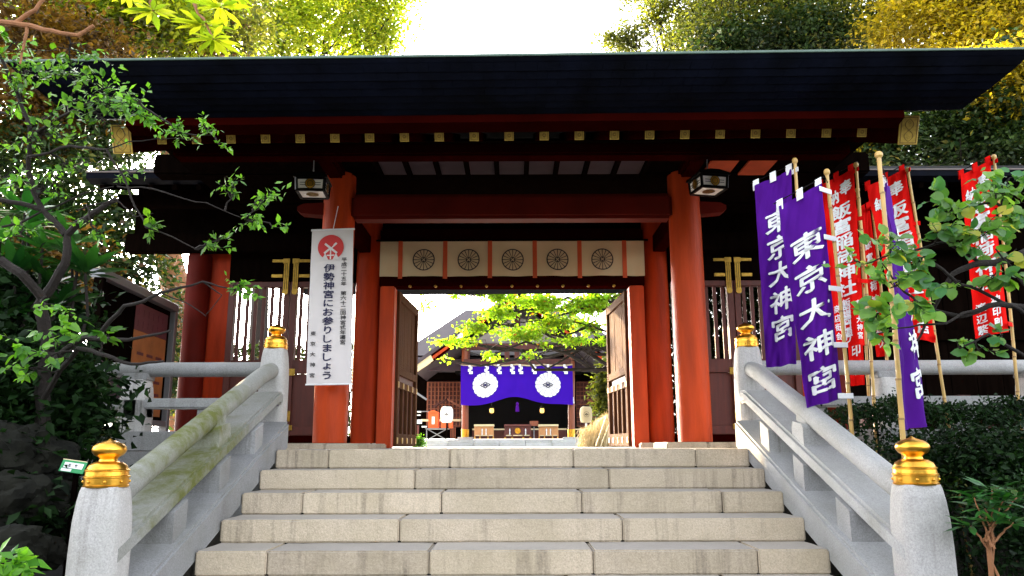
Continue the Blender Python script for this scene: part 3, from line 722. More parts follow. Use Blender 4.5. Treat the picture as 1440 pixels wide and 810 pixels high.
# ---- eave lanterns
def eave_lantern(px, py, y, label, rot):
    p = at(px, py, y)
    t = thing('hanging_lantern', label, 'lantern', p, 'box lanterns hung under the gate eaves')
    M = Matrix.Translation(p) @ Matrix.Rotation(R(rot), 4, 'Z')
    w0, w1, h = .122, .116, .070
    def q(name, m, fn, par=None):
        bm = BM(); fn(bm); bmesh.ops.transform(bm, matrix=M, verts=bm.verts); return obj(name, bm, m, par or t)
    # tapered box: corner bars + faces
    C0 = [(-w1, -w1, -h), (w1, -w1, -h), (w1, w1, -h), (-w1, w1, -h)]; C1 = [(-w0, -w0, h * .55), (w0, -w0, h * .55), (w0, w0, h * .55), (-w0, w0, h * .55)]
    def frame(bm):
        for i in range(4):
            j = (i + 1) % 4
            obox(bm, C0[i], C1[i], .02, .02); obox(bm, C0[i], C0[j], .02, .022); obox(bm, C1[i], C1[j], .022, .03)
    q('frame', BLACKL, frame)
    q('roof_cap', BLACKL, lambda bm: prism(bm, [(-.145, h * .60), (.145, h * .60), (.14, h * .60 + .022), (.04, h * .60 + .045), (-.04, h * .60 + .045), (-.14, h * .60 + .022)], 'y', -.14, .14))
    for i in range(4):
        j = (i + 1) % 4
        c0, c1, c2, c3 = Vector(C0[i]), Vector(C0[j]), Vector(C1[j]), Vector(C1[i]); mid = (c0 + c1 + c2 + c3) / 4
        nn = (c1 - c0).cross(c3 - c0).normalized(); nn = nn if nn.dot(mid) > 0 else -nn
        uu = (c1 - c0).normalized(); vv = ((c3 + c2) / 2 - (c0 + c1) / 2).normalized()
        q('paper_pane', PAPER, lambda bm: bm.faces.new([bm.verts.new(v.lerp(mid, .06)) for v in (c0, c1, c2, c3)]))
        def bars(bm):
            for zz in (-.010, .010, -.042, .042): 
                a_ = mid + vv * zz - uu * .088 + nn * .003; b_ = mid + vv * zz + uu * .088 + nn * .003; obox(bm, a_, b_, .003, .004)
        q('bar', DARKW, bars)
        def cr(bm):
            P = lambda u, v: mid + nn * .010 + uu * u + vv * v
            ring(bm, P, 0.0005, .040, 24)
        q('gold_crest', GOLD, cr)
        q('crest_rim', GOLDD, lambda bm: (ring(bm, lambda u, v: mid + nn * .0112 + uu * u + vv * v, .039, .045, 24), ring(bm, lambda u, v: mid + nn * .0114 + uu * u + vv * v, .022, .027, 20)))
    zb = -h - .006
    q('paper_pane', PAPER, lambda bm: bm.faces.new([bm.verts.new((x * .9, y_ * .9, -h)) for x, y_ in ((-w1, -w1), (-w1, w1), (w1, w1), (w1, -w1))]))
    q('gold_crest', BRASS, lambda bm: ring(bm, lambda u, v: Vector((u, v, zb)), .0005, .055, 24))
    def spokes(bm):
        for k in range(12): ring(bm, lambda u, v: Vector((u, v, zb - .002)), .015, .05, 1, k * .5236, k * .5236 + .12)
    q('crest_lines', GOLDD, spokes)
    def chain(bm): tube(bm, [(0, 0, h * .6 + .07), (0, 0, h * .6 + .32)], .006, 6)
    q('hanging_rod', STEEL, chain)
    q('hook_plate', BLACKL, lambda bm: box(bm, (-.05, -.05, h * .6 + .30), (.05, .05, h * .6 + .33), .004))
eave_lantern(440, 262, 6.55, 'black framed box lantern with a gold crest under the left eaves, above the white banner', 4)
eave_lantern(996, 258, 6.55, 'black framed box lantern with a gold crest under the right eaves, beside the purple flags', 12)

# ================================================================== side wings with lattice doors
def wing(sx):
    t = thing('gate_wing', 'low roofed %s wing of the gate with a slatted side door' % ('left' if sx < 0 else 'right'), 'gate wing', (sx * 2.8, 9.1, 0))
    def wb(name, m, x0, x1, y0, y1, z0, z1, bev=.005, par=None):
        a_, b_ = sorted((sx * x0, sx * x1)); bm = BM(); box(bm, (a_, y0, z0), (b_, y1, z1), bev); return obj(name, bm, m, par or t)
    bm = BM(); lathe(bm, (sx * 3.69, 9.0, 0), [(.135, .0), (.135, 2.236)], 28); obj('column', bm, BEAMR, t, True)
    wb('side_board', REDSH, 3.33, 3.66, 9.04, 9.12, .0, 2.45)
    wb('head_beam', DARKW, 1.86, 3.33, 9.0, 9.16, 1.93, 2.9); wb('head_beam', DARKW, 1.86, 4.5 if sx < 0 else 8.8, 8.80, 8.93, 2.24, 2.46, .012); wb('upper_board', DARKW, 1.86, 4.45 if sx < 0 else 8.8, 8.90, 8.97, 2.465, 3.05, 0)
    wb('sill', REDD, 1.86, 3.33, 9.0, 9.14, .0, .14)
    end = 4.55 if sx < 0 else 8.8
    y0 = 7.95; z0 = at(720, 240, y0).z
    a_, b_ = sorted((sx * 1.95, sx * end))
    bm = BM(); prism(bm, [(y0, z0), (y0, z0 - .07), (y0 + .12, z0 - .10), (9.2, z0 + .28), (10.4, z0 - .1), (10.4, z0 - .02), (9.2, z0 + .50)], 'x', a_, b_); obj('roof', bm, COPPER, t)
    bm = BM(); box(bm, (a_, y0 - .008, z0 - .008), (b_, y0 + .02, z0 + .008), .002); obj('eave_trim', bm, mat('brown_metal_trim', (.10, .07, .06), .45), t)
    for i in range(int((b_ - a_) / .26)):
        x = a_ + .13 + i * .26; bm = BM(); obox(bm, (x, y0 + .10, z0 - .14), (x, 9.1, z0 + .22), .05, .06); obj('rafter', bm, DARKW, t)
    wb('eave_purlin', DARKW, 1.95, end - .1, 8.45, 8.60, z0 - .22, z0 - .09)
    if sx > 0:
        for i in range(16): wb('wall_plank', DARKW, 3.85 + i * .30, 4.145 + i * .30, 9.02, 9.06 + .004 * (i % 2), .0, 2.85, .004)
        wb('wall_rail', DARKW, 3.85, 8.6, 8.95, 9.017, 1.2, 1.32); wb('wall_rail', DARKW, 3.85, 8.6, 8.95, 9.017, .15, .27)
    # two slatted leaves
    for k, (xa, xb) in enumerate(((1.88, 2.60), (2.61, 3.325))):
        d = wb('slatted_door', WOODR, xa, xb, 9.04, 9.085, .14, .84, 0)
        def w2(name, m, x0, x1, y0_, y1_, za, zb, bev=.004): return wb(name, m, x0, x1, y0_, y1_, za, zb, bev, d)
        w2('stile', WOODR, xa, xa + .07, 9.0, 9.10, .142, 1.925); w2('stile', WOODR, xb - .07, xb, 9.0, 9.10, .142, 1.925)
        w2('rail', WOODR, xa + .071, xb - .071, 9.005, 9.095, .845, 1.0); w2('rail', WOODR, xa + .071, xb - .071, 9.005, 9.095, .143, .24); w2('rail', WOODR, xa + .071, xb - .071, 9.005, 9.095, 1.86, 1.925)
        n_ = 6; pitch = (xb - xa - .14) / n_
        for i in range(n_ - 1 + 1):
            x = xa + .07 + pitch * (i + .5); w2('slat', WOODR, x - pitch * .21, x + pitch * .21, 9.035, 9.065, 1.0, 1.86, .004)
        w2('fitting', BRASS, xa + .001, xa + .10, 8.992, 8.999, .82, .90, .002); w2('fitting', BRASS, xb - .10, xb - .001, 8.992, 8.999, .82, .90, .002)
        w2('fitting', BRASS, xa + .02, xa + .07, 8.992, 8.999, .70, .82, .002); w2('fitting', BRASS, xb - .07, xb - .02, 8.992, 8.999, .30, .42, .002)
        w2('fitting', BRASS, xb - .10, xb - .001, 8.992, 8.999, .20, .26, .002)
    # pair of T shaped gold straps over the meeting stiles
    for k in (0, 1):
        x = 2.55 if k == 0 else 2.66; s2 = -1 if k == 0 else 1
        for j in range(3):
            wb('gold_strap', BRASS, x - .032 + j * .022, x - .016 + j * .022, 8.985, 8.998, 1.80, 2.18, .002)
        wb('gold_strap', BRASS, x - .04, x + .04, 8.980, 8.984, 2.14, 2.20, .001)
        xa_, xb_ = sorted((x + s2 * .04, x + s2 * .17)); wb('gold_strap', BRASS, xa_, xb_, 8.985, 8.998, 1.97, 2.01, .002); wb('gold_strap', BRASS, xa_, xb_, 8.985, 8.998, 2.155, 2.19, .002)
        bm = BM(); bmesh.ops.create_cone(bm, cap_ends=True, segments=16, radius1=.034, radius2=.034, depth=.012, matrix=Matrix.Translation((sx * x, 8.990, 1.80)) @ Matrix.Rotation(R(90), 4, 'X')); obj('gold_strap', bm, BRASS, t)
wing(-1); wing(1)

# ================================================================== white banner on the left column
def quad_surface(TL, TR, BR, BL, wav=.02, f1=1.3, ph=0., belly=0.):
    n0 = (TR - TL).cross(BL - TL).normalized()
    if n0.y > 0: n0 = -n0
    def S(u, v, off=0):
        p = (TL * (1 - u) + TR * u) * (1 - v) + (BL * (1 - u) + BR * u) * v
        w = wav * (math.sin(u * 6.3 * f1 + ph + v * 1.7) * (.35 + .65 * v) + .45 * math.sin(u * 15 + ph * 2 - v * 4) * v + .22 * math.sin(u * 9 - v * 26 + ph) * (1 - u) + .12 * math.sin(u * 25 + v * 31 + ph)) + belly * math.sin(v * math.pi)
        return p + n0 * (w + off)
    return S
def vtext(s, u, v0, dv, w, h, bold=.02): return [(c, u, v0 + dv * (i + .5), w, -h, bold) for i, c in enumerate(s) if c != ' ']
d_ = 7.22
TL, TR, BR, BL = at(439, 325, d_), at(497, 323, d_), at(494, 540, d_), at(431, 541, d_)
bn = thing('hanging_banner', 'tall white banner with red sun and navy vertical lettering on the left red column', 'banner', TL)
S = quad_surface(TL, TR, BR, BL, .008, .6, .4, .012)
bm = BM(); grid_cloth(bm, S, 30, 90); obj('cloth', bm, BANW, bn, True)
o_ = .008; wB = (TR - TL).length; hB = (BL - TL).length
bm = BM(); P = lambda x, y: S(.47 + x / wB, .115 - y / hB, o_)
ring(bm, P, .0005, .122, 40); obj('red_sun', bm, SUNRED, bn)
bm = BM(); P = lambda x, y: S(.47 + x / wB, .115 - y / hB, o_ + .002)
for (x0, y0, x1, y1, w) in ((-.055, .035, .060, -.060, .010), (.055, .040, -.060, -.060, .010), (0, -.01, 0, -.12, .006), (-.035, -.08, .035, -.08, .006)):
    d = Vector((x1 - x0, y1 - y0)).normalized(); n_ = Vector((-d.y, d.x)) * w
    bm.faces.new([bm.verts.new(P(*q)) for q in ((x0 - n_.x, y0 - n_.y), (x1 - n_.x, y1 - n_.y), (x1 + n_.x, y1 + n_.y), (x0 + n_.x, y0 + n_.y))])
for s_ in (-1, 1): bm.faces.new([bm.verts.new(P(*q)) for q in ((s_ * .02, -.125), (s_ * .085, -.125), (s_ * .05, -.06))])
obj('sun_rays', bm, BANW, bn)
T1 = '伊勢神宮にお参りしましょう'; T2 = '平成二十五年 第六十二回神宮式年遷宮'; T3 = '東京大神宮'
F2 = lambda u, v: S(u, v, o_)
lettering([(c, .45 if True else 0, .225 + .0575 * (i + .5), .27, -.056, .022) for i, c in enumerate(T1)], F2, NAVY, bn)
lettering([(c, .795, .185 + .0315 * (i + .5), .14, -.030, .018) for i, c in enumerate(T2) if c != ' '], F2, BLACKP, bn)
lettering([(c, .125, .645 + .066 * (i + .5), .13, -.030, .012) for i, c in enumerate(T3)], F2, BLACKP, bn)
bm = BM(); tube(bm, [TL + Vector((-.01, .01, .01)), TR + Vector((.01, .01, .01))], .010, 8); obj('rod', bm, WHITEC, bn, True)
bm = BM(); tube(bm, [TL.lerp(TR, .5) + Vector((0, .01, .01)), TL.lerp(TR, .5) + Vector((0, .18, .30))], .004, 5); obj('cord', bm, WHITEC, bn)
bm = BM(); tube(bm, [BL + Vector((-.01, .0, -.0)), BR + Vector((.01, .0, -.0))], .008, 8); obj('rod', bm, WHITEC, bn, True)

# ================================================================== banner poles and flags
def pole(name_parent, top, bot, d, r=.0135, zend=GZ, d2=None):
    a = at(top[0], top[1], d); b = at(bot[0], bot[1], d2 or d)
    dirn = (b - a); k = (zend - a.z) / dirn.z; e = a + dirn * k
    n = 13; pts = []; rs = []
    bm = BM(); bn_ = BM()
    L = (e - a).length
    for i in range(n):
        p0 = a.lerp(e, i / n); p1 = a.lerp(e, (i + 1) / n); r0 = r * (.82 + .25 * i / n); bow = Vector((.006 * math.sin(i * .5), 0, 0))
        tube(bm, [p0 + bow, p0.lerp(p1, .5) + bow * 1.05, p1 + bow], [r0 * 1.03, r0 * .97, r0 * 1.03], 10)
        if i: tube(bn_, [p0 + bow - dirn.normalized() * .006, p0 + bow + dirn.normalized() * .006], r0 * 1.16, 10)
    pl = obj('pole', bm, BAMBOO, name_parent, True)
    obj('bamboo_node', bn_, BAMN, pl, True, kind='stuff')
    bm = BM(); tube(bm, [a + Vector((0, 0, .0)), a + Vector((0, 0, .012)), a + Vector((0, 0, .03)), a + Vector((0, 0, .04))], [r, r * 1.5, r * 1.45, r * .9], 12); obj('pole_cap', bm, BAMBOO, pl, True)
    return lambda t: a.lerp(b, t), a, b
def nobori(label, corners, pole_top, pole_bot, d, m, tabm, texts, dpole=None, wav=.022, ph=0, seedtop=True, tabs=(.03, .26, .5, .74, .97), zend=GZ, brush=1, belly=0, r=.0135):
    "corners: TL, TR, BR, BL as (px, py, depth)"
    TL, TR, BR, BL = [at(*c) for c in corners]
    t = thing('nobori_flag', label, 'flag', Vector((at(pole_bot[0], pole_bot[1], dpole or d).x, d, zend)))
    pf, a, b = pole(t, pole_top, pole_bot, dpole or d, r, zend)
    S = quad_surface(TL, TR, BR, BL, wav * 2.0, 1.1, ph, belly)
    bm = BM(); grid_cloth(bm, S, 48, 110, .002); obj('cloth', bm, m, t, True)
    for items, mm in texts: lettering(items, lambda u, v: S(u, v, .007), mm, t, brush=brush)
    # crossbar through the top loops
    u_ = (TR - TL).normalized(); e0 = TL - u_ * .03 + Vector((0, 0, .035)); e1 = TR + u_ * .03 + Vector((0, 0, .035))
    k = min((0, .03, .06, .1), key=lambda q: (pf(q) - e1).length); pj = pf(k) 
    bm = BM(); tube(bm, [e0, e1, e1.lerp(pj, .9)], .004, 6); obj('crossbar', bm, BLACKL, t)
    hh = (TR - TL).length
    for q in (.04, .5, .93):
        p = TL.lerp(TR, q); bm = BM(); n0 = Vector((0, -.006, 0))
        M0 = [p - u_ * .022 + n0 + Vector((0, 0, .045)), p + u_ * .022 + n0 + Vector((0, 0, .045)), p + u_ * .022 + n0 - Vector((0, 0, .03)), p - u_ * .022 + n0 - Vector((0, 0, .03))]
        vs = [bm.verts.new(v) for v in M0] + [bm.verts.new(v + Vector((0, .014, 0))) for v in M0]
        for f in ((3, 2, 1, 0), (4, 5, 6, 7), (0, 1, 5, 4), (1, 2, 6, 5), (2, 3, 7, 6), (3, 0, 4, 7)): bm.faces.new([vs[i] for i in f])
        obj('tab', bm, tabm, t)
    for q in tabs:
        p = TR.lerp(BR, q)
        # nearest point of the pole at that height
        kk = (p.z - a.z) / (b.z - a.z); pp = a.lerp(b, kk)
        dd = (pp - p); dd = dd if dd.length > .02 else Vector((.02, 0, 0))
        bm = BM(); obox(bm, p - dd.normalized() * .035 + Vector((0, -.004, .0)), pp + dd.normalized() * .024 + Vector((0, -.016, 0)), .006, .034, .002); obj('tab', bm, tabm, t)
    return t
NM = '東京大神宮'
def col(s, u, v0, v1, w, h=None, bold=.022):
    dv = (v1 - v0) / len(s); hh = (h or dv * .95)
    return [(c, u, v0 + dv * (i + .5), w, -hh, bold) for i, c in enumerate(s)]
nobori('purple flag with large white characters, behind and left of the front purple flag', [(1061, 262, 5.55), (1113, 238, 5.45), (1120, 512, 5.4), (1078, 517, 5.5)], (1118, 230), (1140, 560), 5.4,
       PURPLE, WHITEC, [(col(NM, .60, .17, .88, .78, .125), WHITEC)], ph=.5, tabs=(.02, .22), wav=.016)
nobori('front purple flag with five large white characters, nearest the upper right gold finial', [(1094, 291, 4.98), (1155, 258, 4.94), (1186, 560, 5.0), (1135, 574, 5.05)], (1163, 246), (1205, 675), 5.0,
       PURPLE, WHITEC, [(col(NM, .52, .17, .97, .80, .125), WHITEC)], ph=2.1, tabs=(.03, .26, .50, .76, .99), wav=.018)
nobori('purple flag seen edge on, hanging from the tallest bamboo pole', [(1243, 256, 4.72), (1248, 262, 5.15), (1303, 598, 5.0), (1272, 606, 4.68)], (1236, 222), (1270, 612), 4.66,
       PURPLE, WHITEC, [([('東', .93, .24, .25, -.11, .02), ('京', .93, .39, .25, -.11, .02), ('大', .93, .53, .25, -.11, .02), ('神', .80, .68, .45, -.12, .02), ('宮', .74, .83, .5, -.12, .02)], WHITEC)], ph=1.0, tabs=(), wav=.014, r=.0165)
RT = '飯富稲荷神社'
nobori('red flag with white characters just right of the front purple flag', [(1152, 262, 6.25), (1200, 237, 6.2), (1216, 486, 6.1), (1172, 487, 6.15)], (1204, 235), (1229, 560), 6.15,
       REDC, REDC, [([('奉', .74, .085, .36, -.085, .03), ('納', .36, .12, .36, -.085, .03)] + col(RT, .55, .17, .72, .62, .09, .03), WHITEC),
                    (col('東京大神宮', .86, .75, .97, .2, .04, .02) + col('飯田橋西口通り', .52, .74, .97, .24, .058, .025) + col('商店街会', .2, .76, .97, .2, .046, .02), WHITEC)], ph=.2, wav=.014, tabs=(.02, .3, .65), brush=.6)
nobori('red flag partly hidden by the tallest bamboo pole and the round leaved branch', [(1218, 263, 6.25), (1272, 238, 6.2), (1316, 482, 6.1), (1262, 474, 6.2)], (1277, 242), (1328, 560), 6.15,
       REDC, REDC, [([('奉', .70, .09, .36, -.085, .03), ('納', .26, .14, .36, -.085, .03)] + col(RT, .58, .17, .74, .62, .09, .03), WHITEC),
                    (col('書店', .70, .80, .97, .34, .07, .03) + col('飯田橋', .35, .77, .95, .26, .05, .025), WHITEC)], ph=1.2, wav=.016, tabs=(.02, .33, .97), brush=.6)
nobori('red flag at the far right with its middle hidden behind green leaves', [(1350, 247, 6.25), (1392, 226, 6.2), (1420, 466, 6.1), (1372, 476, 6.2)], (1398, 224), (1431, 548), 6.15,
       REDC, REDC, [([('奉', .70, .10, .36, -.085, .03), ('納', .28, .15, .36, -.085, .03)] + col(RT, .5, .19, .74, .62, .09, .03), WHITEC),
                    (col('神印刷', .66, .78, .97, .30, .058, .025) + col('渡辺繁', .24, .80, .99, .30, .056, .025), WHITEC)], ph=2.2, wav=.014, tabs=(.02, .28, .96), brush=.6)
nobori('narrow red flag behind the first red flag, its lower tip over the stone rail', [(1180, 290, 7.0), (1202, 275, 7.0), (1216, 541, 6.9), (1196, 543, 6.95)], (1206, 270), (1222, 545), 6.9,
       REDC, REDC, [(col('飯富稲荷神社印刷', .5, .2, .96, .6, .07, .03), WHITEC)], ph=.9, wav=.008, tabs=(.02, .5), brush=.6, zend=0)
nobori('red flag tip hanging between the first two red flags, lower left of the leafy branch', [(1205, 300, 7.0), (1222, 290, 7.0), (1250, 500, 6.9), (1232, 502, 6.95)], (1226, 285), (1252, 545), 6.9,
       REDC, REDC, [(col('飯富稲荷神社通り', .5, .2, .96, .6, .07, .03), WHITEC)], ph=.1, wav=.006, tabs=(.02, .5), brush=.6, zend=0)

# ================================================================== worship hall beyond the gate
YH = 24.0
ht = thing('worship_hall', 'dark timbered shrine hall with a red gable beyond the gateway', 'hall', (0, YH + 3, 0))
def hb(name, m, x0, y0, x1, y1, d0, d1, bev=0, par=None, kind=None):
    "box whose front face covers pixel box (x0, y0)-(x1, y1) at depth d0"
    a = at(x0, y0, d0); b = at(x1, y1, d0); bm = BM(); box(bm, (a.x, d0, b.z), (b.x, d1, a.z), bev); return obj(name, bm, m, par or ht, kind=kind)
# stone terrace in front and under
ter = thing('stone_terrace', 'pale granite terrace with a low step in front of the worship hall', 'terrace', (0, 22, 0))
a = at(592, 618, YH - .6); tz = a.z
x0_, x1_ = at(592, 618, 22).x, at(850, 618, 22).x
for j, (ya, yb, z) in enumerate(((22.0, 22.5, tz * .45), (22.5, 31, tz - .012))):
    n = 7
    for i in range(n):
        xa = -8 if (i == 0 and j) else x0_ + (x1_ - x0_) * i / n; xb = 8 if (i == n - 1 and j) else x0_ + (x1_ - x0_) * (i + 1) / n
        bm = BM(); box(bm, (xa + .004, ya + .003, -.1), (xb - .004, yb, z), .01); obj('stone', bm, G_PALE, ter)
for px in (649.5, 799):
    hb('base_stone', G_PALE, px - 6, 614.6, px + 15, 618.5, YH - .25, YH + .25, .01)
    p = at(px + 4.5, 616, YH); q = at(px + 4.5, 480, YH)
    bm = BM(); tube(bm, [(p.x, YH, p.z + .03), (q.x, YH, q.z)], .105, 14); obj('pillar', bm, REDWD, ht, True)
    bm = BM(); tube(bm, [(p.x, YH, p.z + .03), (p.x, YH, p.z + .26)], .118, 14); obj('gold_collar', bm, GOLD, ht, True)
    bm = BM(); tube(bm, [(p.x + .07, YH - .13, p.z + 1.03), (p.x + .07, YH - .13, p.z + 1.22)], [.03, .012], 8); obj('white_vase', bm, WHITEC, ht, True)
hb('cross_beam', WOODR, 652, 505, 803, 513, YH - .12, YH + .12, .01)
hb('cross_beam', WOODR, 655, 483, 800, 491, YH - .10, YH + .14, .01)
for px in (713, 727, 740, 657, 797): hb('strut', WOODR, px - 3.5, 491, px + 3.5, 505, YH - .06, YH + .06)
hb('king_post', WOODR, 723, 440, 732, 483, YH - .02, YH + .14)
# gable plaster with red struts
def tri(name, m, pts, d0, d1, par=None):
    P = [at(x, y, d0) for x, y in pts]; bm = BM(); prism(bm, [(p.x, p.z) for p in P], 'y', d0, d1); return obj(name, bm, m, par or ht)
tri('gable_plaster', PLAST, [(662, 482), (722, 482), (722, 447)], YH + .10, YH + .2); tri('gable_plaster', PLAST, [(733, 482), (793, 482), (733, 447)], YH + .10, YH + .2)
tri('gable_strut', BLACKL, [(648, 480), (655, 480), (728, 424), (728, 418)], YH - .06, YH + .08); tri('gable_strut', BLACKL, [(807, 480), (800, 480), (728, 424), (728, 418)], YH - .10, YH + .06)
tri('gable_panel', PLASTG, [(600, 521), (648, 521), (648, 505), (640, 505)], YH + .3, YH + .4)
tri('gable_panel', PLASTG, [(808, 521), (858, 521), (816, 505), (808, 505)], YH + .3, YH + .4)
# porch roof: barge boards, roof slabs
for s in (-1, 1):
    X = lambda v: 727.5 + s * v
    tri('barge_board', REDD, [(X(128), 500), (X(122), 511), (X(-.5 if s < 0 else 0), 421), (X(0), 409)], YH - 1.1, YH - 1.0)
    tri('barge_board', RED, [(X(126), 505.5), (X(124), 509), (X(0), 418.5), (X(0), 415.5)], YH - 1.105, YH - 1.1)
    tri('barge_tip', CREAMW, [(X(146), 514), (X(142), 523), (X(118), 507), (X(123), 497)], YH - 1.13, YH - .98)
    tri('purlin_end', WHITEC, [(X(77), 468), (X(84), 468), (X(84), 476), (X(77), 476)], YH - 1.2, YH - .9)
    P0 = at(X(0), 405, YH - 1.2); P1 = at(X(150), 513, YH - 1.2)
    bm = BM(); prism(bm, [(P0.x, P0.z), (P1.x, P1.z), (P1.x, P1.z - .12), (P0.x, P0.z - .12)], 'y', YH - 1.2, YH + 3.5); obj('porch_roof', bm, ROOFG, ht)
# main hall roof behind (front slope faces the gate) and its ends
A = [at(540, 512, YH + 2.6), at(915, 512, YH + 2.6), at(800, 436, YH + 7), at(655, 436, YH + 7)]
bm = BM(); v = [bm.verts.new(p) for p in A] + [bm.verts.new(p + Vector((0, .0, -.25))) for p in A]
A2 = [Vector((p.x, 2 * (YH + 7) - p.y + 1, p.z)) for p in A[:2]]
v2 = [bm.verts.new(p) for p in A2]
bm.faces.new(v[:4]); bm.faces.new((v[0], v[4], v[5], v[1])); bm.faces.new((v[3], v[2], v2[1], v2[0])); bm.faces.new((v[0], v[3], v2[0])); bm.faces.new((v[1], v2[1], v[2]))
bm.faces.new((v[4], v2[0], v2[1], v[5]))
for q in v[6:]: bm.verts.remove(q)
obj('main_roof', bm, ROOFG, ht)
# walls
YW = YH + 3.2
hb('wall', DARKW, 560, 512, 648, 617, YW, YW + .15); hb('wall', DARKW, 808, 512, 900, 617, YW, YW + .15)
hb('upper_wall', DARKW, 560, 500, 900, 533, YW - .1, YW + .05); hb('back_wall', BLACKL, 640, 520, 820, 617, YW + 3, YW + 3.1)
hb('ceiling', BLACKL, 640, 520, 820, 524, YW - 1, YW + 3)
for x0, x1 in ((601, 647), (811, 857)):
    n = 9
    for i in range(n + 1): px = x0 + (x1 - x0) * i / n; hb('lattice_bar', REDWD, px - .45, 537, px + .45, 600, YW - .07, YW - .03)
    for j in range(11): py = 538 + 6.1 * j; hb('lattice_bar', REDWD, x0, py - .45, x1, py + .45, YW - .1, YW - .072)
    hb('lattice_backing', WOODR, x0, 536, x1, 601, YW - .02, YW - .003)
hb('white_rail', CREAMW, 592, 589.5, 648, 592.3, YH + 1.2, YH + 1.3); hb('white_rail', CREAMW, 664, 602.8, 797, 604.4, YH + 1.4, YH + 1.45); hb('white_rail', CREAMW, 808, 602.8, 850, 604.4, YH + 1.4, YH + 1.45)
hb('altar_board', WOODR, 664, 605, 797, 617, YH + 1.8, YH + 1.9)
for s in (-1, 1):   # little inner gables over the side panels
    c = 628 if s < 0 else 825
    tri('inner_gable', WOODR, [(c - 20, 571), (c - 1, 560), (c - 1, 562.5), (c - 18, 572.5)], YH + 2.2, YH + 2.6); tri('inner_gable', REDWD, [(c + 1, 560), (c + 20, 571), (c + 18, 572.5), (c + 1, 562.5)], YH + 2.2, YH + 2.6)
for px in range(640, 648, 2): hb('fence_bar', REDWD, px - .5 - 6, 601, px + .5 - 6, 617, YH + .9, YH + .94)
for i in range(12): hb('fence_bar', REDWD, 812 + i * 4, 603, 813 + i * 4, 617, YH + 1.6, YH + 1.64)
# big violet curtain
A = [at(648, 513.5, YH - .3), at(805, 513.5, YH - .3), at(806, 569.5, YH - .3), at(648, 569.5, YH - .3)]
vc = thing('violet_curtain', 'violet curtain with two white round crests gathered up at its centre on the far hall', 'curtain', A[0])
def SV(u, v, off=0):
    p = (A[0] * (1 - u) + A[1] * u) * (1 - v) + (A[3] * (1 - u) + A[2] * u) * v
    g = math.exp(-((u - .5) / .085) ** 2); g2 = math.exp(-((u - .5) / .2) ** 2)
    p = p + Vector((0, 0, .24 * g2 * v * v - .02 * math.sin(u * math.pi * 4) * v))
    p.y += .035 * math.sin(u * 40) * v * g2 + .02 * math.sin(u * 19) * v + .03 * math.sin((abs(u - .5) * 30 - v * 7)) * g2 * v - off
    return p
bm = BM(); grid_cloth(bm, SV, 90, 26, .01); obj('cloth', bm, PURPF, vc, True)
wV = (A[1] - A[0]).length; hV = (A[0] - A[3]).length
for px in (682.5, 770.5):
    u0 = (px - 648) / 157.5; P = lambda x, y, u0=u0: SV(u0 + x / wV, .51 - y / hV, .03)
    bm = BM(); r_ = .385
    for k in range(16):
        t0 = 2 * math.pi * (k + .04) / 16; t1 = 2 * math.pi * (k + .96) / 16; tm = (t0 + t1) / 2
        pts = [(0.02 * math.cos(tm), .02 * math.sin(tm))] + [(r_ * (1 - .04 * abs(q) ** 2) * math.cos(tm + q * (t1 - tm)), r_ * (1 - .04 * abs(q) ** 2) * math.sin(tm + q * (t1 - tm))) for q in (-1, -.5, 0, .5, 1)]
        bm.faces.new([bm.verts.new(P(*q)) for q in pts])
    obj('crest', bm, WHITEC, vc)
    bm = BM(); P = lambda x, y, u0=u0: SV(u0 + x / wV, .51 - y / hV, .045)
    for cx, cy in ((-.09, 0), (.09, 0), (0, .055), (0, -.055)):
        bm.faces.new([bm.verts.new(P(cx + a_, cy + b_)) for a_, b_ in ((-.08, 0), (0, -.052), (.08, 0), (0, .052))])
    obj('diamond_mark', bm, NAVY, vc)
    bm = BM(); P = lambda x, y, u0=u0: SV(u0 + x / wV, .51 - y / hV, .06)
    for cx, cy in ((-.09, 0), (.09, 0), (0, .055), (0, -.055)):
        bm.faces.new([bm.verts.new(P(cx + a_, cy + b_)) for a_, b_ in ((-.03, 0), (0, -.019), (.03, 0), (0, .019))])
    obj('diamond_mark', bm, WHITEC, vc)
for px in (661.5, 684.5, 702, 720.5, 732, 751, 771.5, 794.5):
    bm = BM(); z = at(px, 512.5, YH - .36)
    for k in range(4):
        o = .022 * (1 if k % 2 else -1); w_ = .034 + .006 * k
        box(bm, z + Vector((o - w_, -.045 - .012 * k, -.07 * k - .085)), z + Vector((o + w_, -.037 - .012 * k, -.07 * k)))
    prop(obj('paper_streamer', bm, WHITEC), 'white zigzag paper streamer, %s on the rope above the violet curtain' % {661.5: 'leftmost', 684.5: 'second from left', 702: 'third from left', 720.5: 'just left of centre', 732: 'just right of centre', 751: 'third from right', 771.5: 'second from right', 794.5: 'rightmost'}[px], 'paper streamer', 'paper streamers on the rope of the far hall')
bm = BM(); tube(bm, [at(648 + 157 * i / 32, 512.5 + 1.6 * abs(math.sin(i * .3927 * 1)), YH - .36) for i in range(33)], .022, 7)
prop(obj('straw_rope', bm, CLOTH, None, True), 'thin twisted pale rope stretched along the top of the violet curtain', 'rope')
bm = BM(); c = at(727.5, 566, YH - .45); lathe(bm, c - Vector((0, 0, .28)), [(.01, 0), (.06, .01), (.05, .16), (.03, .2), (.045, .24), (.02, .29)], 10)
prop(obj('tassel', bm, PURPLE, None, True), 'violet tassel hanging from the gathered middle of the curtain', 'tassel')
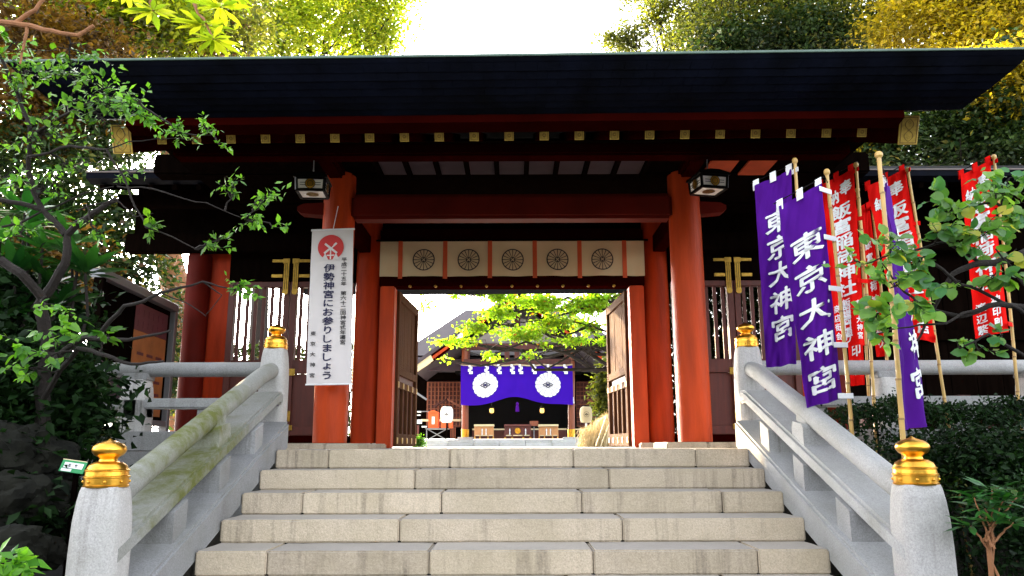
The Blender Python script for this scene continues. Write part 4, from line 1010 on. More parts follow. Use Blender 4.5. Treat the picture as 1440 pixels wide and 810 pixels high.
# offering boxes and stands
def offering(c, w, top, label, m, crest):
    p = at(c, 617, YH - .7); t = thing('offering_table', label, 'offering table', (p.x, YH - .7, p.z), 'offering tables before the far hall')
    pw = (at(c + w / 2, 600, YH - .7).x - at(c - w / 2, 600, YH - .7).x); h = at(c, top, YH - .7).z - p.z
    def lb(name, mm, x0, x1, z0, z1, y0=-.2, y1=.2, bev=.006):
        bm = BM(); box(bm, (p.x + x0 * pw, YH - .7 + y0, p.z + z0 * h), (p.x + x1 * pw, YH - .7 + y1, p.z + z1 * h), bev); return obj(name, bm, mm, t)
    lb('table_top', CREAMW if m is PINE else m, -.5, .5, .86, 1.0, -.25, .25)
    for a0, a1 in ((-.44, .44),): lb('box', m, a0, a1, .24, .855, -.17, .17)
    for x in (-.46, -.2, .2, .46):
        lb('leg', m, x - .025, x + .025, .10, .858, -.215, -.172)
        lb('gold_foot', GOLD, x - .035, x + .035, 0, .098, -.22, -.165)
    lb('apron', CREAMW, -.45, .45, .20, .26, -.19, -.172, 0) 
    for x in (-.1, .1):
        bm = BM(); q = Vector((p.x + x * pw * (1 if not crest else 2.9), YH - .7 - .19, p.z + .45 * h)); lathe(bm, q, [(.004, -.09), (.02, -.06), (.014, .02), (.022, .07), (.004, .11)], 8); obj('white_tassel', bm, WHITEC, t, True)
    if crest:
        bm = BM(); bmesh.ops.create_cone(bm, cap_ends=True, segments=24, radius1=.085, radius2=.085, depth=.02, matrix=Matrix.Translation((p.x, YH - .7 - .185, p.z + .55 * h)) @ Matrix.Rotation(R(90), 4, 'X')); obj('gold_crest', bm, GOLD, t)
offering(681, 28, 597, 'pale wood offering table with white tassels, left of the dark red one', PINE, False)
offering(728, 38, 597, 'dark red offering box with a round gold crest in the centre of the hall', BOXR, True)
offering(771, 28, 597, 'pale wood offering table with white tassels, right of the dark red one', PINE, False)
p = at(751, 617, YH - .9); t = thing('notice_stand', 'small brown notice board on a thin steel pole beside the dark red offering box', 'sign', p)
bm = BM(); tube(bm, [p, at(751, 600, YH - .9)], .016, 8); obj('pole', bm, STEEL, t, True); hb('board', REDWD, 745, 592, 757, 599, YH - .93, YH - .89, .005, t)
for c, col_, lab in ((628.5, PAPER, 'white paper lantern on a pole left of the violet curtain'), (824, CLOTH, 'cream paper lantern on a white pole beside the straw heap')):
    YL = YH - 2.2 if c < 700 else 17.5; p = at(c, 583, YL); zb = at(c, 627 if c > 700 else 616, YL).z
    if c > 700: zb = 0
    k = YL / 21.8
    t = thing('paper_lantern', lab, 'lantern', (p.x, YL, max(zb, 0)))
    bm = BM(); lathe(bm, p, [(.08 * k, -.225 * k), (.13 * k, -.215 * k), (.165 * k, -.13 * k), (.175 * k, 0), (.165 * k, .13 * k), (.13 * k, .205 * k), (.09 * k, .215 * k)], 24)
    obj('lantern_body', bm, col_, t, True)
    for zz in (-.225, .213):
        bm = BM(); lathe(bm, p + Vector((0, 0, zz * k)), [(.085 * k, 0), (.085 * k, .02)], 16); obj('lantern_ring', bm, BLACKL, t)
    bm = BM()
    ring(bm, lambda u, v: p + Vector((u, -math.sqrt(max((.179 * k) ** 2 - u * u, 0)) , v)), .068 * k, .075 * k, 24)
    for cx, cy in ((-.03, 0), (.03, 0), (0, .018), (0, -.018)):
        bm.faces.new([bm.verts.new(p + Vector(((cx + a_) * k, -.182 * k, (cy + b_) * k))) for a_, b_ in ((-.024, 0), (0, -.014), (.024, 0), (0, .014))])
    obj('lantern_crest', bm, BLACKP, t)
    bm = BM(); tube(bm, [(p.x, YL, max(zb, 0)), (p.x, YL, p.z - .2 * k)], .022, 8); obj('pole', bm, WHITEC if c > 700 else DARKW, t, True)
    if c > 700:
        bm = BM(); tube(bm, [(p.x - .22, YL - .1, 0), (p.x, YL, .33)], .01, 6); tube(bm, [(p.x + .2, YL - .1, 0), (p.x, YL, .33)], .01, 6); obj('stay', bm, CREAMW, t)
# fortune-slip boxes on a trestle, left of the hall
t = thing('folding_table', 'grey folding table with crossed legs holding orange boxes left of the hall', 'table', at(618, 618, YH - 1))
hb('table_top', STEEL, 598, 602, 630, 603.4, YH - 1.3, YH - .7, 0, t)
for a_, b_ in (((600, 603.5), (600, 618)), ((628.5, 603.5), (628.5, 618)), ((602, 604), (627, 618)), ((627, 604), (602, 618))):
    bm = BM(); tube(bm, [at(*a_, YH - 1.25), at(*b_, YH - 1.25)], .016, 6); obj('leg', bm, STEEL, t)
for (x0, x1, yt, nm, lab) in ((602.5, 616, 580, 'fortune_box', 'bright orange house shaped box with a white slip, on the folding table'), (620, 627.5, 593, 'fortune_box', 'small orange box half hidden below the white paper lantern'), (631, 636, 593, 'fortune_box', 'small orange box at the right end of the folding table')):
    t = thing(nm, lab, 'box', at((x0 + x1) / 2, 602, YH - 1))
    hb('body', ORBOX, x0, yt, x1, 601.8, YH - 1.2, YH - .85, .004, t)
    if x1 - x0 > 10:
        tri('roof', ORBOX, [(x0 - 1.2, 580), (x1 + 1.2, 580), ((x0 + x1) / 2, 576.3)], YH - 1.24, YH - .8, t); hb('white_slip', WHITEC, 607.4, 586, 611, 596.5, YH - 1.21, YH - 1.2, 0, t)
# small white stands at the far left of the view through the gate
t = thing('amulet_stand', 'dark wooden stand with white paper labels just inside the left door leaf', 'stand', at(588, 620, 21))
for (x0, y0, x1, y1, m_) in ((583, 578, 592, 580, WHITEC), (583, 583, 591, 584.5, WHITEC), (583, 590, 593, 596, WHITEC), (584, 560, 586, 618, DARKW), (582, 596, 595, 598, DARKW), (593, 578, 603, 579, STEEL), (593, 599, 600, 601, WHITEC), (586, 598, 588.5, 618, BOXR)):
    hb('label_card' if m_ is WHITEC else 'frame', m_, x0, y0, x1, y1, 21.0, 21.06, 0, t)
bm = BM(); tube(bm, [at(586.5, 553, 21), at(600, 562, 21)], .03, 6); tube(bm, [at(580, 550, 21), at(600, 562, 21)], .02, 6); obj('roof', bm, STEEL, t)
for px in (635.5, 762.3):
    p = at(px + (0 if px < 700 else 0), 578, YH + .4) if px > 700 else at(691.5, 578, YH + .4)
    t = thing('hanging_lantern', 'small yellow glowing lantern hanging under the %s of the violet curtain' % ('left half' if px < 700 else 'right half'), 'lantern', p, 'small lanterns inside the far hall')
    em = MATS.get('lamp_glow')
    if not em:
        em = bpy.data.materials.new('lamp_glow'); n_, l_, b_ = nodes(em); b_.inputs['Base Color'].default_value = (.8, .5, .1, 1); b_.inputs['Emission Color'].default_value = (1, .55, .12, 1); b_.inputs['Emission Strength'].default_value = .35; MATS['lamp_glow'] = em
    bm = BM(); lathe(bm, p - Vector((0, 0, .06)), [(.04, 0), (.065, .03), (.065, .11), (.05, .14)], 6); obj('glass', bm, em, t); bm = BM(); lathe(bm, p + Vector((0, 0, .085)), [(.09, 0), (.02, .06)], 6); tube(bm, [p + Vector((0, 0, .14)), p + Vector((0, 0, .3))], .008, 5); obj('cap', bm, BLACKL, t)
# straw heap fenced with bamboo stakes
sh = thing('straw_bundle', 'tall heap of pale straw beside the right door leaf', 'straw', (at(850, 620, 14).x, 14, 0))
p0 = at(848, 600, 14); n = 5200; ang = rng.random(n) * 2 * math.pi; rr = np.sqrt(rng.random(n)); hx, hy = .36, .38
bx_ = p0.x + .08 + rr * np.cos(ang) * hx * 1.25; by_ = 14 + rr * np.sin(ang) * hy; top = .72 - .25 * np.clip((p0.x + .15 - bx_) / .4, 0, 1) - .1 * rr
P = np.stack([bx_ + .10 * (bx_ - p0.x), by_, top * rng.uniform(.1, 1.0, n)], 1); D = unit(np.stack([(bx_ - p0.x) * .5 + rng.normal(0, .25, n), rng.normal(0, .25, n) - .1, -np.ones(n) * .9], 1)); N = unit(rng.normal(size=(n, 3)))
V, Fc = leaves_np(P, D, N, rng.uniform(.12, .34, n), rng.uniform(.006, .012, n), 0); mesh_np('straw', V, Fc, STRAW, sh, 'stuff')
bm = BM(); lathe(bm, (p0.x + .12, 14, 0), [(.30, 0), (.30, .2), (.22, .45), (.06, .55)], 14); obj('straw_core', bm, STRAW, sh, True)
for (a_, b_) in (((838, 627), (853, 585)), ((852, 627), (857, 600)), ((845, 627), (860, 588))):
    bm = BM(); tube(bm, [at(*a_, 13.4), at(*b_, 13.5)], .011, 6); obj('stake', bm, CREAMW, sh)

# ================================================================== notice board on the left
nb = thing('notice_board', 'grey framed notice board with an orange brown poster behind the left stone railing', 'notice board', (-3.72, 7.8, 0))
def side(name, m, y0, y1, z0, z1, x0=0, x1=.03, par=None, bev=.004):
    bm = BM(); box(bm, (x0, y0, z0), (x1, y1, z1), bev)
    for v in bm.verts: v.co.x += -3.70 - (v.co.y - 6.9) * .07
    return obj(name, bm, m, par or nb)
side('back_panel', DARKW, 6.9, 8.7, .30, 1.52, -.06, -.03)
side('frame', STEEL, 6.86, 8.76, 1.52, 1.60, -.10, .04); side('frame', STEEL, 8.70, 8.78, -.0, 1.519, -.06, .03); side('frame', DARKW, 6.86, 6.92, -.0, 1.519, -.06, .03); side('frame', STEEL, 6.921, 8.699, .24, .30, -.05, .025)
side('poster', POSTER, 7.75, 8.62, .34, 1.18, -.029, -.024, bev=0); side('poster', MAROON, 7.75, 8.62, 1.183, 1.46, -.029, -.023, bev=0)
side('poster', PLASTG, 7.0, 7.66, .36, .80, -.029, -.024, bev=0)
bm = BM()
for r_ in range(2):
    for c in range(6):
        box(bm, (-.022, 7.82 + c * .13, 1.22 + r_ * .12), (-.019, 7.90 + c * .13, 1.29 + r_ * .12))
for r_ in range(5):
    for c in range(3): box(bm, (-.022, 7.86 + c * .25, .42 + r_ * .13), (-.019, 8.02 + c * .25, .45 + r_ * .13))
for v in bm.verts: v.co.x += -3.70 - (v.co.y - 6.9) * .07
obj('poster_print', bm, MAROON, nb, kind='stuff')
# small green name card on a stake
p = at(103, 656, 4.3)
t = thing('plant_card', 'small green and white name card on a stake beside the lower left gold finial', 'name card', (p.x, 4.33, GZ + .1))
M = Matrix.Translation(p) @ Matrix.Rotation(R(-20), 4, 'X') @ Matrix.Rotation(R(8), 4, 'Y')
bm = BM(); box(bm, (-.068, -.003, -.034), (.068, .003, .034), .001, M); obj('card', bm, GREENC, t)
bm = BM(); box(bm, (-.05, -.0055, -.012), (.056, -.0035, .018), 0, M); obj('white_label', bm, WHITEC, t)
bm = BM(); box(bm, (-.056, -.0055, -.031), (.0, -.0035, -.016), 0, M); obj('white_label', bm, WHITEC, t)
bm = BM(); box(bm, (-.068, -.0045, .030), (.068, -.0032, .034), 0, M); obj('card_edge', bm, CREAMW, t)
lettering([('松', -.018, .003, .016, .02), ('竹', .018, .003, .016, .02)], lambda u, v: M @ Vector((u, -.0065, v)), BLACKP, t)
bm = BM(); box(bm, (p.x - .012, 4.325, GZ + .05), (p.x + .012, 4.345, p.z), .002); obj('stake', bm, DARKW, t)

# ================================================================== near trees: every leaf that shows is a piece
def leaf_mesh(name, m, kind=0):
    if kind == 0:   prof = [(0, 0), (.10, .16), (.30, .30), (.55, .29), (.80, .15), (1, 0)]       # pointed oval
    elif kind == 1: prof = [(0, 0), (.06, .26), (.25, .42), (.50, .45), (.75, .32), (.92, .12), (1, 0)]   # round
    else:           prof = [(0, 0), (.15, .07), (.45, .12), (.75, .09), (1, 0)]                  # long
    me = bpy.data.meshes.new(name); V = []; Fc = []
    for x, w in prof: V.append((0, x, -.10 * x * x))
    L = {}; Rr = {}
    for i, (x, w) in enumerate(prof):
        if w: V.append((-w, x, .18 * w - .10 * x * x + .03 * math.sin(x * 9))); L[i] = len(V) - 1; V.append((w, x, .18 * w - .10 * x * x - .03 * math.sin(x * 8))); Rr[i] = len(V) - 1
    for i in range(len(prof) - 1):
        for S_, fl in ((L, 0), (Rr, 1)):
            a = S_.get(i); b = S_.get(i + 1)
            f = [i, i + 1] + ([b] if b is not None else []) + ([a] if a is not None else [])
            Fc.append(f if fl else f[::-1])
    me.from_pydata(V, [], Fc); me.materials.append(m); me.shade_smooth(); return me
def near_leaf(parent, me, p, d, up, s):
    d = d.normalized(); x = d.cross(up); x = x.normalized() if x.length > 1e-3 else Vector((1, 0, 0)); z = x.cross(d)
    o = bpy.data.objects.new('leaf', me); COL.objects.link(o); o.parent = parent
    q = p - org(parent)
    o.matrix_local = Matrix(((x.x * s, d.x * s, z.x * s, q.x), (x.y * s, d.y * s, z.y * s, q.y), (x.z * s, d.z * s, z.z * s, q.z), (0, 0, 0, 1)))
    return o
def rv(a=1): return Vector((random.uniform(-a, a), random.uniform(-a, a), random.uniform(-a, a)))
def near_tree(name, label, base, branches, clusters, m, kind, cat='tree', bark=BARK, maxleaf=300, upv=(0, -.6, .75), dens=1.0, grow=1.0):
    t = thing(name, label, cat, base)
    tr = BM(); tw = BM(); P = []
    for k, (poly, r0, r1, *bk) in enumerate(branches):
        pts = [at(*q) if len(q) == 3 and q[0] > -900 else Vector(q[1:]) for q in poly]
        # smooth by midpoint insertion with a little wander
        for _ in range(2):
            np_ = [pts[0]]
            for a, b in zip(pts, pts[1:]): np_ += [a.lerp(b, .5) + rv(.10) * (b - a).length * .5, b]
            pts = np_
        rs = [r0 + (r1 - r0) * i / (len(pts) - 1) for i in range(len(pts))]
        bm = tr if k == 0 else BM(); tube(bm, pts, rs, 8); P += [(q, r) for q, r in zip(pts, rs)]
        obj('trunk' if k == 0 else 'branch', bm, bk[0] if bk else bark, t, True)
    mes = [leaf_mesh('leaf', m, kind) for _ in range(1)]
    U = Vector(upv); made = 0; rest = []
    for (px, py, d, rx, ry, n, size) in clusters:
        n = int(n * dens); size *= grow
        c = at(px, py, d); k = d / F
        a = min(P, key=lambda q: (q[0] - c).length)[0]
        lim = limb(tw, a, c, .006, .003, .18, 6, 5)
        nt = max(2, n // 7)
        for j in range(nt):
            e = c + Vector((random.uniform(-1, 1) * rx * k, random.uniform(-1, 1) * (rx + ry) * .5 * k, random.uniform(-1, 1) * ry * k))
            q = limb(tw, random.choice(lim[2:]), e, .003, .0012, .25, 5, 4)
            m_ = n // nt + (1 if j < n % nt else 0)
            for i in range(m_):
                tt = 1 + (len(q) - 1.01) * (i + 1) / m_; i0 = min(int(tt), len(q) - 2); b = q[i0].lerp(q[i0 + 1], tt - i0)
                dr = (q[-1] - q[0]).normalized() * .5 + rv(.9) + Vector((0, 0, -.25))
                s = size * random.uniform(.45, 1.25)
                rest.append((s, b, dr, (U + rv(.55)).normalized()))
    rest.sort(key=lambda q: -q[0] / q[1].y)
    for s, b, dr, up in rest[:maxleaf]: near_leaf(t, mes[0], b, dr, up, s)
    if rest[maxleaf:]:
        ex = rest[maxleaf:]; Pn = np.array([tuple(q[1]) for q in ex]); D = np.array([tuple(q[2].normalized()) for q in ex]); N = np.array([tuple(q[3]) for q in ex]); L = np.array([q[0] for q in ex])
        V, Fc = leaves_np(Pn, D, N, L, L * .55, .12); mesh_np('small_leaf', V, Fc, m, t, 'stuff')
    obj('twig', tw, bark, t, kind='stuff')
    return t
near_tree('leafy_tree', 'slender dark branched tree with fresh green leaves reaching across the left of the gate', (at(60, 700, 4.6).x, 4.6, GZ),
    [([(-999, at(62, 700, 4.6).x, 4.6, GZ), (60, 600, 4.6), (66, 500, 4.6), (55, 430, 4.5)], .050, .036),
     ([(55, 430, 4.5), (92, 370, 4.4), (95, 330, 4.4), (130, 300, 4.3), (165, 280, 4.3)], .030, .012),
     ([(92, 330, 4.4), (60, 295, 4.4), (20, 285, 4.4), (-40, 270, 4.4)], .020, .010),
     ([(60, 295, 4.4), (40, 240, 4.4), (42, 180, 4.3), (20, 120, 4.3), (-10, 60, 4.2)], .016, .008),
     ([(42, 190, 4.3), (85, 165, 4.2), (135, 140, 4.1), (200, 150, 4.0), (250, 185, 4.0), (300, 190, 4.0)], .010, .003),
     ([(40, 220, 4.3), (100, 205, 4.2), (150, 210, 4.1), (185, 280, 4.1), (205, 320, 4.1), (275, 350, 4.1)], .009, .003),
     ([(150, 210, 4.1), (220, 195, 4.1), (262, 196, 4.1)], .004, .002),
     ([(108, 296, 4.2), (168, 284, 4.2), (190, 305, 4.2), (215, 300, 4.2)], .005, .002),
     ([(165, 262, 4.2), (230, 270, 4.1), (290, 285, 4.1), (345, 308, 4.1)], .005, .002),
     ([(0, 365, 4.3), (30, 385, 4.3), (60, 420, 4.4)], .024, .026),
     ([(70, 490, 4.5), (140, 470, 4.3), (175, 430, 4.2), (225, 412, 4.1), (285, 396, 4.1), (330, 408, 4.1)], .016, .003),
     ([(285, 396, 4.1), (312, 415, 4.1), (290, 442, 4.1)], .004, .002), ([(225, 412, 4.1), (260, 425, 4.1), (290, 445, 4.1)], .004, .002),
     ([(68, 510, 4.5), (120, 475, 4.3), (180, 478, 4.2), (240, 465, 4.2)], .018, .006),
     ([(62, 560, 4.5), (110, 490, 4.2), (150, 500, 4.1), (185, 512, 4.1), (230, 508, 4.1)], .016, .006),
     ([(-20, 150, 4.5), (60, 170, 4.4), (120, 120, 4.3)], .008, .003), ([(-20, 330, 4.4), (80, 290, 4.4), (160, 262, 4.3)], .008, .003),
     ([(-40, 30, 4.0), (20, 33, 4.0), (60, 42, 4.0), (110, 50, 4.0), (132, 36, 4.0)], .019, .010, BARKO), ([(20, 33, 4.0), (50, 14, 4.0), (66, -8, 4.0)], .013, .009, BARKO), ([(38, 38, 4.0), (34, 62, 4.0), (28, 90, 4.0)], .010, .005, BARKO)],
    [(40, 100, 4.2, 40, 28, 26, .055), (90, 105, 4.2, 40, 22, 24, .055), (150, 130, 4.1, 45, 26, 32, .055), (195, 140, 4.0, 26, 22, 18, .055), (205, 165, 4.0, 25, 22, 14, .05),
     (250, 185, 4.0, 26, 14, 16, .045), (290, 182, 4.0, 20, 16, 14, .045), (310, 205, 4.0, 12, 6, 4, .045), (60, 190, 4.3, 60, 40, 30, .055), (150, 170, 4.2, 40, 30, 16, .05),
     (30, 140, 4.3, 40, 30, 18, .055), (330, 262, 4.1, 28, 10, 12, .05), (370, 275, 4.1, 24, 10, 12, .05), (395, 320, 4.1, 12, 6, 4, .05), (350, 310, 4.1, 22, 10, 10, .05), (310, 335, 4.1, 20, 10, 8, .05),
     (215, 318, 4.1, 12, 14, 8, .06), (300, 345, 4.1, 25, 6, 6, .05), (330, 400, 4.1, 22, 8, 12, .05), (345, 410, 4.1, 16, 10, 6, .05),
     (60, 430, 4.2, 45, 14, 7, .070), (90, 470, 4.2, 44, 20, 9, .072), (150, 470, 4.1, 14, 12, 3, .07), (25, 490, 4.1, 34, 22, 8, .070), (60, 500, 4.1, 40, 20, 7, .068), (10, 520, 4.1, 20, 10, 4, .065),
     (20, 240, 4.4, 40, 40, 14, .055), (110, 240, 4.4, 50, 20, 10, .05), (150, 150, 4.05, 60, 16, 20, .055), (100, 90, 4.1, 60, 10, 16, .055), (20, 60, 4.2, 30, 20, 10, .06), (60, 260, 4.3, 70, 30, 14, .055), (180, 240, 4.15, 40, 20, 8, .05), (30, 330, 4.3, 40, 30, 8, .055), (130, 320, 4.2, 40, 24, 8, .05)], L_NEAR, 0, dens=4.6, grow=.86)
near_tree('round_leaved_tree', 'dark branched tree with round blue green leaves in front of the red flags', (at(1560, 700, 4.3).x, 4.5, GZ),
    [([(-999, at(1560, 700, 4.4).x, 4.5, GZ), (1550, 600, 4.4), (1530, 450, 4.4), (1500, 340, 4.4), (1490, 250, 4.4)], .055, .02),
     ([(1510, 380, 4.4), (1440, 355, 4.3), (1380, 370, 4.2), (1340, 385, 4.2), (1310, 440, 4.2), (1290, 480, 4.2)], .026, .006),
     ([(1380, 370, 4.2), (1330, 340, 4.2), (1270, 355, 4.1), (1215, 372, 4.1)], .010, .003),
     ([(1500, 420, 4.4), (1440, 432, 4.3), (1390, 430, 4.2), (1350, 445, 4.2), (1300, 432, 4.2), (1262, 400, 4.1), (1240, 370, 4.1)], .020, .003),
     ([(1390, 430, 4.2), (1330, 455, 4.1), (1280, 460, 4.1), (1230, 470, 4.1)], .008, .003),
     ([(1500, 330, 4.4), (1440, 300, 4.3), (1400, 285, 4.2), (1340, 300, 4.2)], .014, .004),
     ([(1530, 470, 4.4), (1440, 500, 4.3), (1390, 470, 4.2), (1350, 490, 4.2)], .014, .004),
     ([(1500, 440, 4.4), (1440, 400, 4.2), (1400, 350, 4.2)], .012, .004),
     ([(1300, 360, 4.1), (1350, 400, 4.15), (1400, 420, 4.2), (1440, 440, 4.3)], .008, .010)],
    [(1400, 270, 4.2, 40, 24, 28, .078), (1430, 300, 4.2, 26, 30, 18, .08), (1340, 290, 4.1, 36, 22, 26, .078), (1380, 320, 4.1, 40, 22, 24, .08), (1320, 330, 4.1, 34, 20, 20, .078),
     (1250, 345, 4.1, 40, 18, 20, .07), (1200, 365, 4.1, 24, 14, 9, .065), (1290, 370, 4.1, 40, 16, 16, .078), (1250, 405, 4.1, 28, 16, 10, .08), (1235, 440, 4.0, 34, 14, 14, .085), (1290, 425, 4.1, 30, 16, 12, .085),
     (1225, 465, 4.0, 30, 12, 6, .075), (1245, 482, 4.0, 10, 6, 2, .085), (1350, 395, 4.1, 30, 16, 8, .08), (1400, 385, 4.1, 40, 20, 14, .085), (1380, 350, 4.2, 40, 12, 8, .08), (1345, 480, 4.2, 20, 8, 5, .07), (1410, 470, 4.2, 30, 12, 7, .08), (1380, 505, 4.2, 30, 10, 7, .08),
     (1430, 350, 4.2, 20, 20, 8, .08), (1268, 345, 4.1, 22, 18, 10, .078), (1280, 385, 4.1, 20, 16, 9, .08), (1420, 250, 4.2, 26, 14, 12, .075)], L_TEAL, 1, dens=2.7, grow=.88)
# overhanging sunlit branch with long leaves, top left
def whorl(t, c, n, L, me, spread=.75, up=Vector((0, -.3, 1)), ax=None):
    a0 = random.random() * 6
    for i in range(n):
        a = a0 + i * 2.4; el = random.uniform(-.25, spread)
        d = Vector((math.cos(a), math.sin(a) * .8, el)); near_leaf(t, me, c + d * .01, d, (Vector((0, 0, 1)) + rv(.25)), L * random.uniform(.7, 1.15))
def whorl_shrub(name, label, base, spots, m, L, cat='shrub', bark=BARK, r=.02, n=12, spread=.75, fr=None):
    t = thing(name, label, cat, base); me = leaf_mesh('leaf', m, 2)
    stems = BM()
    for q in spots:
        c = at(*q[:3]); b = Vector(base) if fr is None else Vector(fr)
        limb(stems, b + rv(.03), c, r, r * .45, .12, 8, 7); whorl(t, c, q[3] if len(q) > 3 else n, L, me, spread)
    if name == 'sapling':
        limb(stems, base, fr, .016, .011, .05, 8, 9); limb(stems, Vector(base) + Vector((.06, 0, 0)), Vector(fr) + Vector((.03, 0, .03)), .009, .006, .1, 8, 8)
    obj('stem', stems, bark, t, True); return t
whorl_shrub('overhanging_branch', 'sunlit branch of long yellow green leaves hanging in at the top left', tuple(at(255, 60, 6.0)), [(285, 35, 6.0), (310, 10, 6.0), (300, 55, 5.9), (215, 15, 6.2), (330, -10, 6), (180, -10, 6.2)], L_YELL, .24, 'branch', BARKO, .02, 14, .2, fr=at(200, -120, 6.4))
whorl_shrub('long_leaved_shrub', 'dark green shrub with whorls of long glossy leaves behind the left tree', (at(30, 600, 5.2).x, 5.2, GZ),
    [(60, 350, 5.0), (40, 320, 5.2), (110, 370, 5.1), (120, 385, 5.0), (20, 390, 5.0), (70, 400, 5.1), (0, 340, 5.0), (35, 300, 5.3), (15, 440, 5.0), (100, 345, 5.2), (80, 430, 5.1)], L_FERN, .27, n=15, spread=.9)
whorl_shrub('sapling', 'sapling with a pale stem and whorls of narrow green leaves at the lower right corner', (at(1388, 860, 3.6).x, 3.6, GZ),
    [(1385, 715, 3.6), (1370, 700, 3.6), (1410, 705, 3.6), (1398, 735, 3.55), (1365, 740, 3.6), (1425, 735, 3.6), (1395, 690, 3.65), (1430, 700, 3.7)], L_FERN, .13, 'sapling', BARKO, .006, 11, .6, fr=at(1390, 765, 3.6))
# shrubs and hedge ------------------------------------------------
def hedge(name, label, lo, hi, n, L, m, cat='hedge', topn=.14):
    lo = np.array(lo, float); hi = np.array(hi, float); t = thing(name, label, cat, ((lo[0] + hi[0]) / 2, (lo[1] + hi[1]) / 2, lo[2]))
    P = lo + (hi - lo) * rng.random((n, 3)); k = rng.random(n)
    f = k < .6; P[f, 1] = lo[1] + np.abs(rng.normal(0, .06, f.sum())); f = (k >= .6) & (k < .85); P[f, 2] = hi[2] - np.abs(rng.normal(0, .06, f.sum()))
    P += (np.sin(P[:, [0]] * 7) * .04 + np.sin(P[:, [0]] * 17 + P[:, [2]] * 9) * .03) * [0, 1, 1] + rng.normal(0, .02, (n, 3))
    D = unit(rng.normal(size=(n, 3)) + [0, -.4, .2]); N = unit(rng.normal(size=(n, 3)) * .6 + [0, -.5, .8])
    V, Fc = leaves_np(P, D, N, L * (.6 + .8 * rng.random(n)), L * .55 * np.ones(n)); mesh_np('foliage', V, Fc, m, t, 'stuff')
    bm = BM()
    for i in range(int((hi[0] - lo[0]) / .16)):
        x = lo[0] + .08 + i * .16; limb(bm, (x, (lo[1] + hi[1]) / 2, lo[2]), (x + random.uniform(-.1, .1), (lo[1] + hi[1]) / 2, hi[2] - .08), .02, .006, .12, 5, 5)
    obj('stem', bm, BARK, t, kind='stuff'); return t
hedge('hedge', 'dense dark green hedge in front of the right retaining wall, beneath the flags', (2.3, 5.62, GZ + .1), (6.6, 6.1, .31), 34000, .036, L_HEDGE)
hedge('hedge', 'dark courtyard hedge seen through the slats of the left wing', (-4.3, 10.9, -.006), (-1.75, 11.4, at(350, 484, 10.9).z), 5000, .07, L_DARK)
hedge('hedge', 'tall dark courtyard hedge seen in slivers through the slats of the right wing', (1.75, 10.9, -.006), (3.7, 11.4, at(350, 385, 10.9).z), 24000, .09, L_HEDGE)
def shrub(name, label, spots, n, per, cl, L, m, base=None, cat='shrub', shell=.35):
    bl = blobs_px(spots); b = base or (bl[0][0], bl[0][1], GZ); t = thing(name, label, cat, b)
    V, Fc = cloud(bl, n, per, cl, L, .5, shell, .7); mesh_np('foliage', V, Fc, m, t, 'stuff')
    bm = BM()
    for c in bl:
        for _ in range(4): limb(bm, Vector(b) + rv(.05), (c[0] + random.uniform(-.5, .5) * c[3], c[1], c[2] + random.uniform(-.5, .6) * c[5]), .014, .004, .15, 6, 5)
    obj('stem', bm, BARK, t, kind='stuff'); return t
shrub('evergreen_shrub', 'black green evergreen bush filling the left edge beside the lower gold finial', [(20, 560, 4.9, .55, .5), (50, 610, 5.0, .28, .35), (-40, 480, 5.2, .6, .6), (20, 440, 5.6, .5, .3), (80, 560, 5.4, .16, .3), (-30, 660, 4.6, .5, .4), (20, 725, 4.3, .26, .12), (60, 700, 4.7, .16, .14)], 2600, 14, .10, .075, L_HEDGE)
shrub('evergreen_shrub', 'small glossy bush growing through the left stone railing', [(130, 592, 5.9, .10, .10), (100, 525, 5.9, .22, .10), (150, 606, 5.9, .10, .04)], 90, 10, .06, .07, L_DARK)
shrub('evergreen_shrub', 'dark ragged bush in the right corner behind the narrow leaved sapling', [(1400, 670, 4.9, .5, .24), (1360, 640, 5.1, .4, .2), (1450, 740, 4.3, .3, .3), (1500, 680, 4.9, .5, .4)], 900, 14, .09, .045, L_HEDGE)
shrub('ground_plant', 'small bright green plant at the bottom left corner', [(12, 802, 3.0, .09, .05)], 22, 7, .03, .055, L_NEAR, cat='plant')
shrub('round_bush', 'small round clipped green bush just inside the left door leaf', [(588, 621, 13.5, .10, .10)], 120, 10, .03, .035, L_NEAR, base=(at(588, 621, 13.5).x, 13.5, -.006), cat='bush')
shrub('conifer_shrub', 'feathery blue green conifer behind the cream paper lantern', [(852, 560, 18.5, .30, .75), (862, 530, 18.5, .3, .6)], 260, 12, .10, .13, L_OLIVE, base=(at(855, 600, 18.5).x, 18.5, -.006))
# rocks at the lower left
for i, (px, py, d, s) in enumerate(((20, 775, 3.9, .13), (62, 778, 4.2, .09), (14, 705, 4.2, .17), (66, 705, 4.4, .13), (88, 735, 4.7, .10), (8, 640, 4.4, .2), (60, 650, 4.5, .15))):
    p = at(px, py, d); bm = BM(); bmesh.ops.create_icosphere(bm, subdivisions=4, radius=1)
    for v in bm.verts:
        k = 1 + .28 * noise.noise(v.co * 1.6 + Vector((i * 7, 0, 0))) + .09 * abs(noise.noise(v.co * 9)) + .05 * noise.noise(v.co * 18) + .16 * noise.noise(v.co * 5 + Vector((0, i * 5, 0)))
        v.co = Vector((p.x + v.co.x * s * 1.25 * k, p.y + v.co.y * s * k, p.z + v.co.z * s * .9 * k))
    prop(obj('garden_rock', bm, ROCK, None, True), ['large mossy rock at the bottom left corner, behind the bright green plant', 'mossy rock left of the lower left post, at the bottom', 'mossy rock at the left edge above the corner rock', 'mossy rock below the small green name card', 'small rock tucked behind the lower left post', 'topmost rock at the left edge under the evergreen bush', 'small rock high up behind the green name card'][i], 'rock', 'garden rocks left of the stairs')
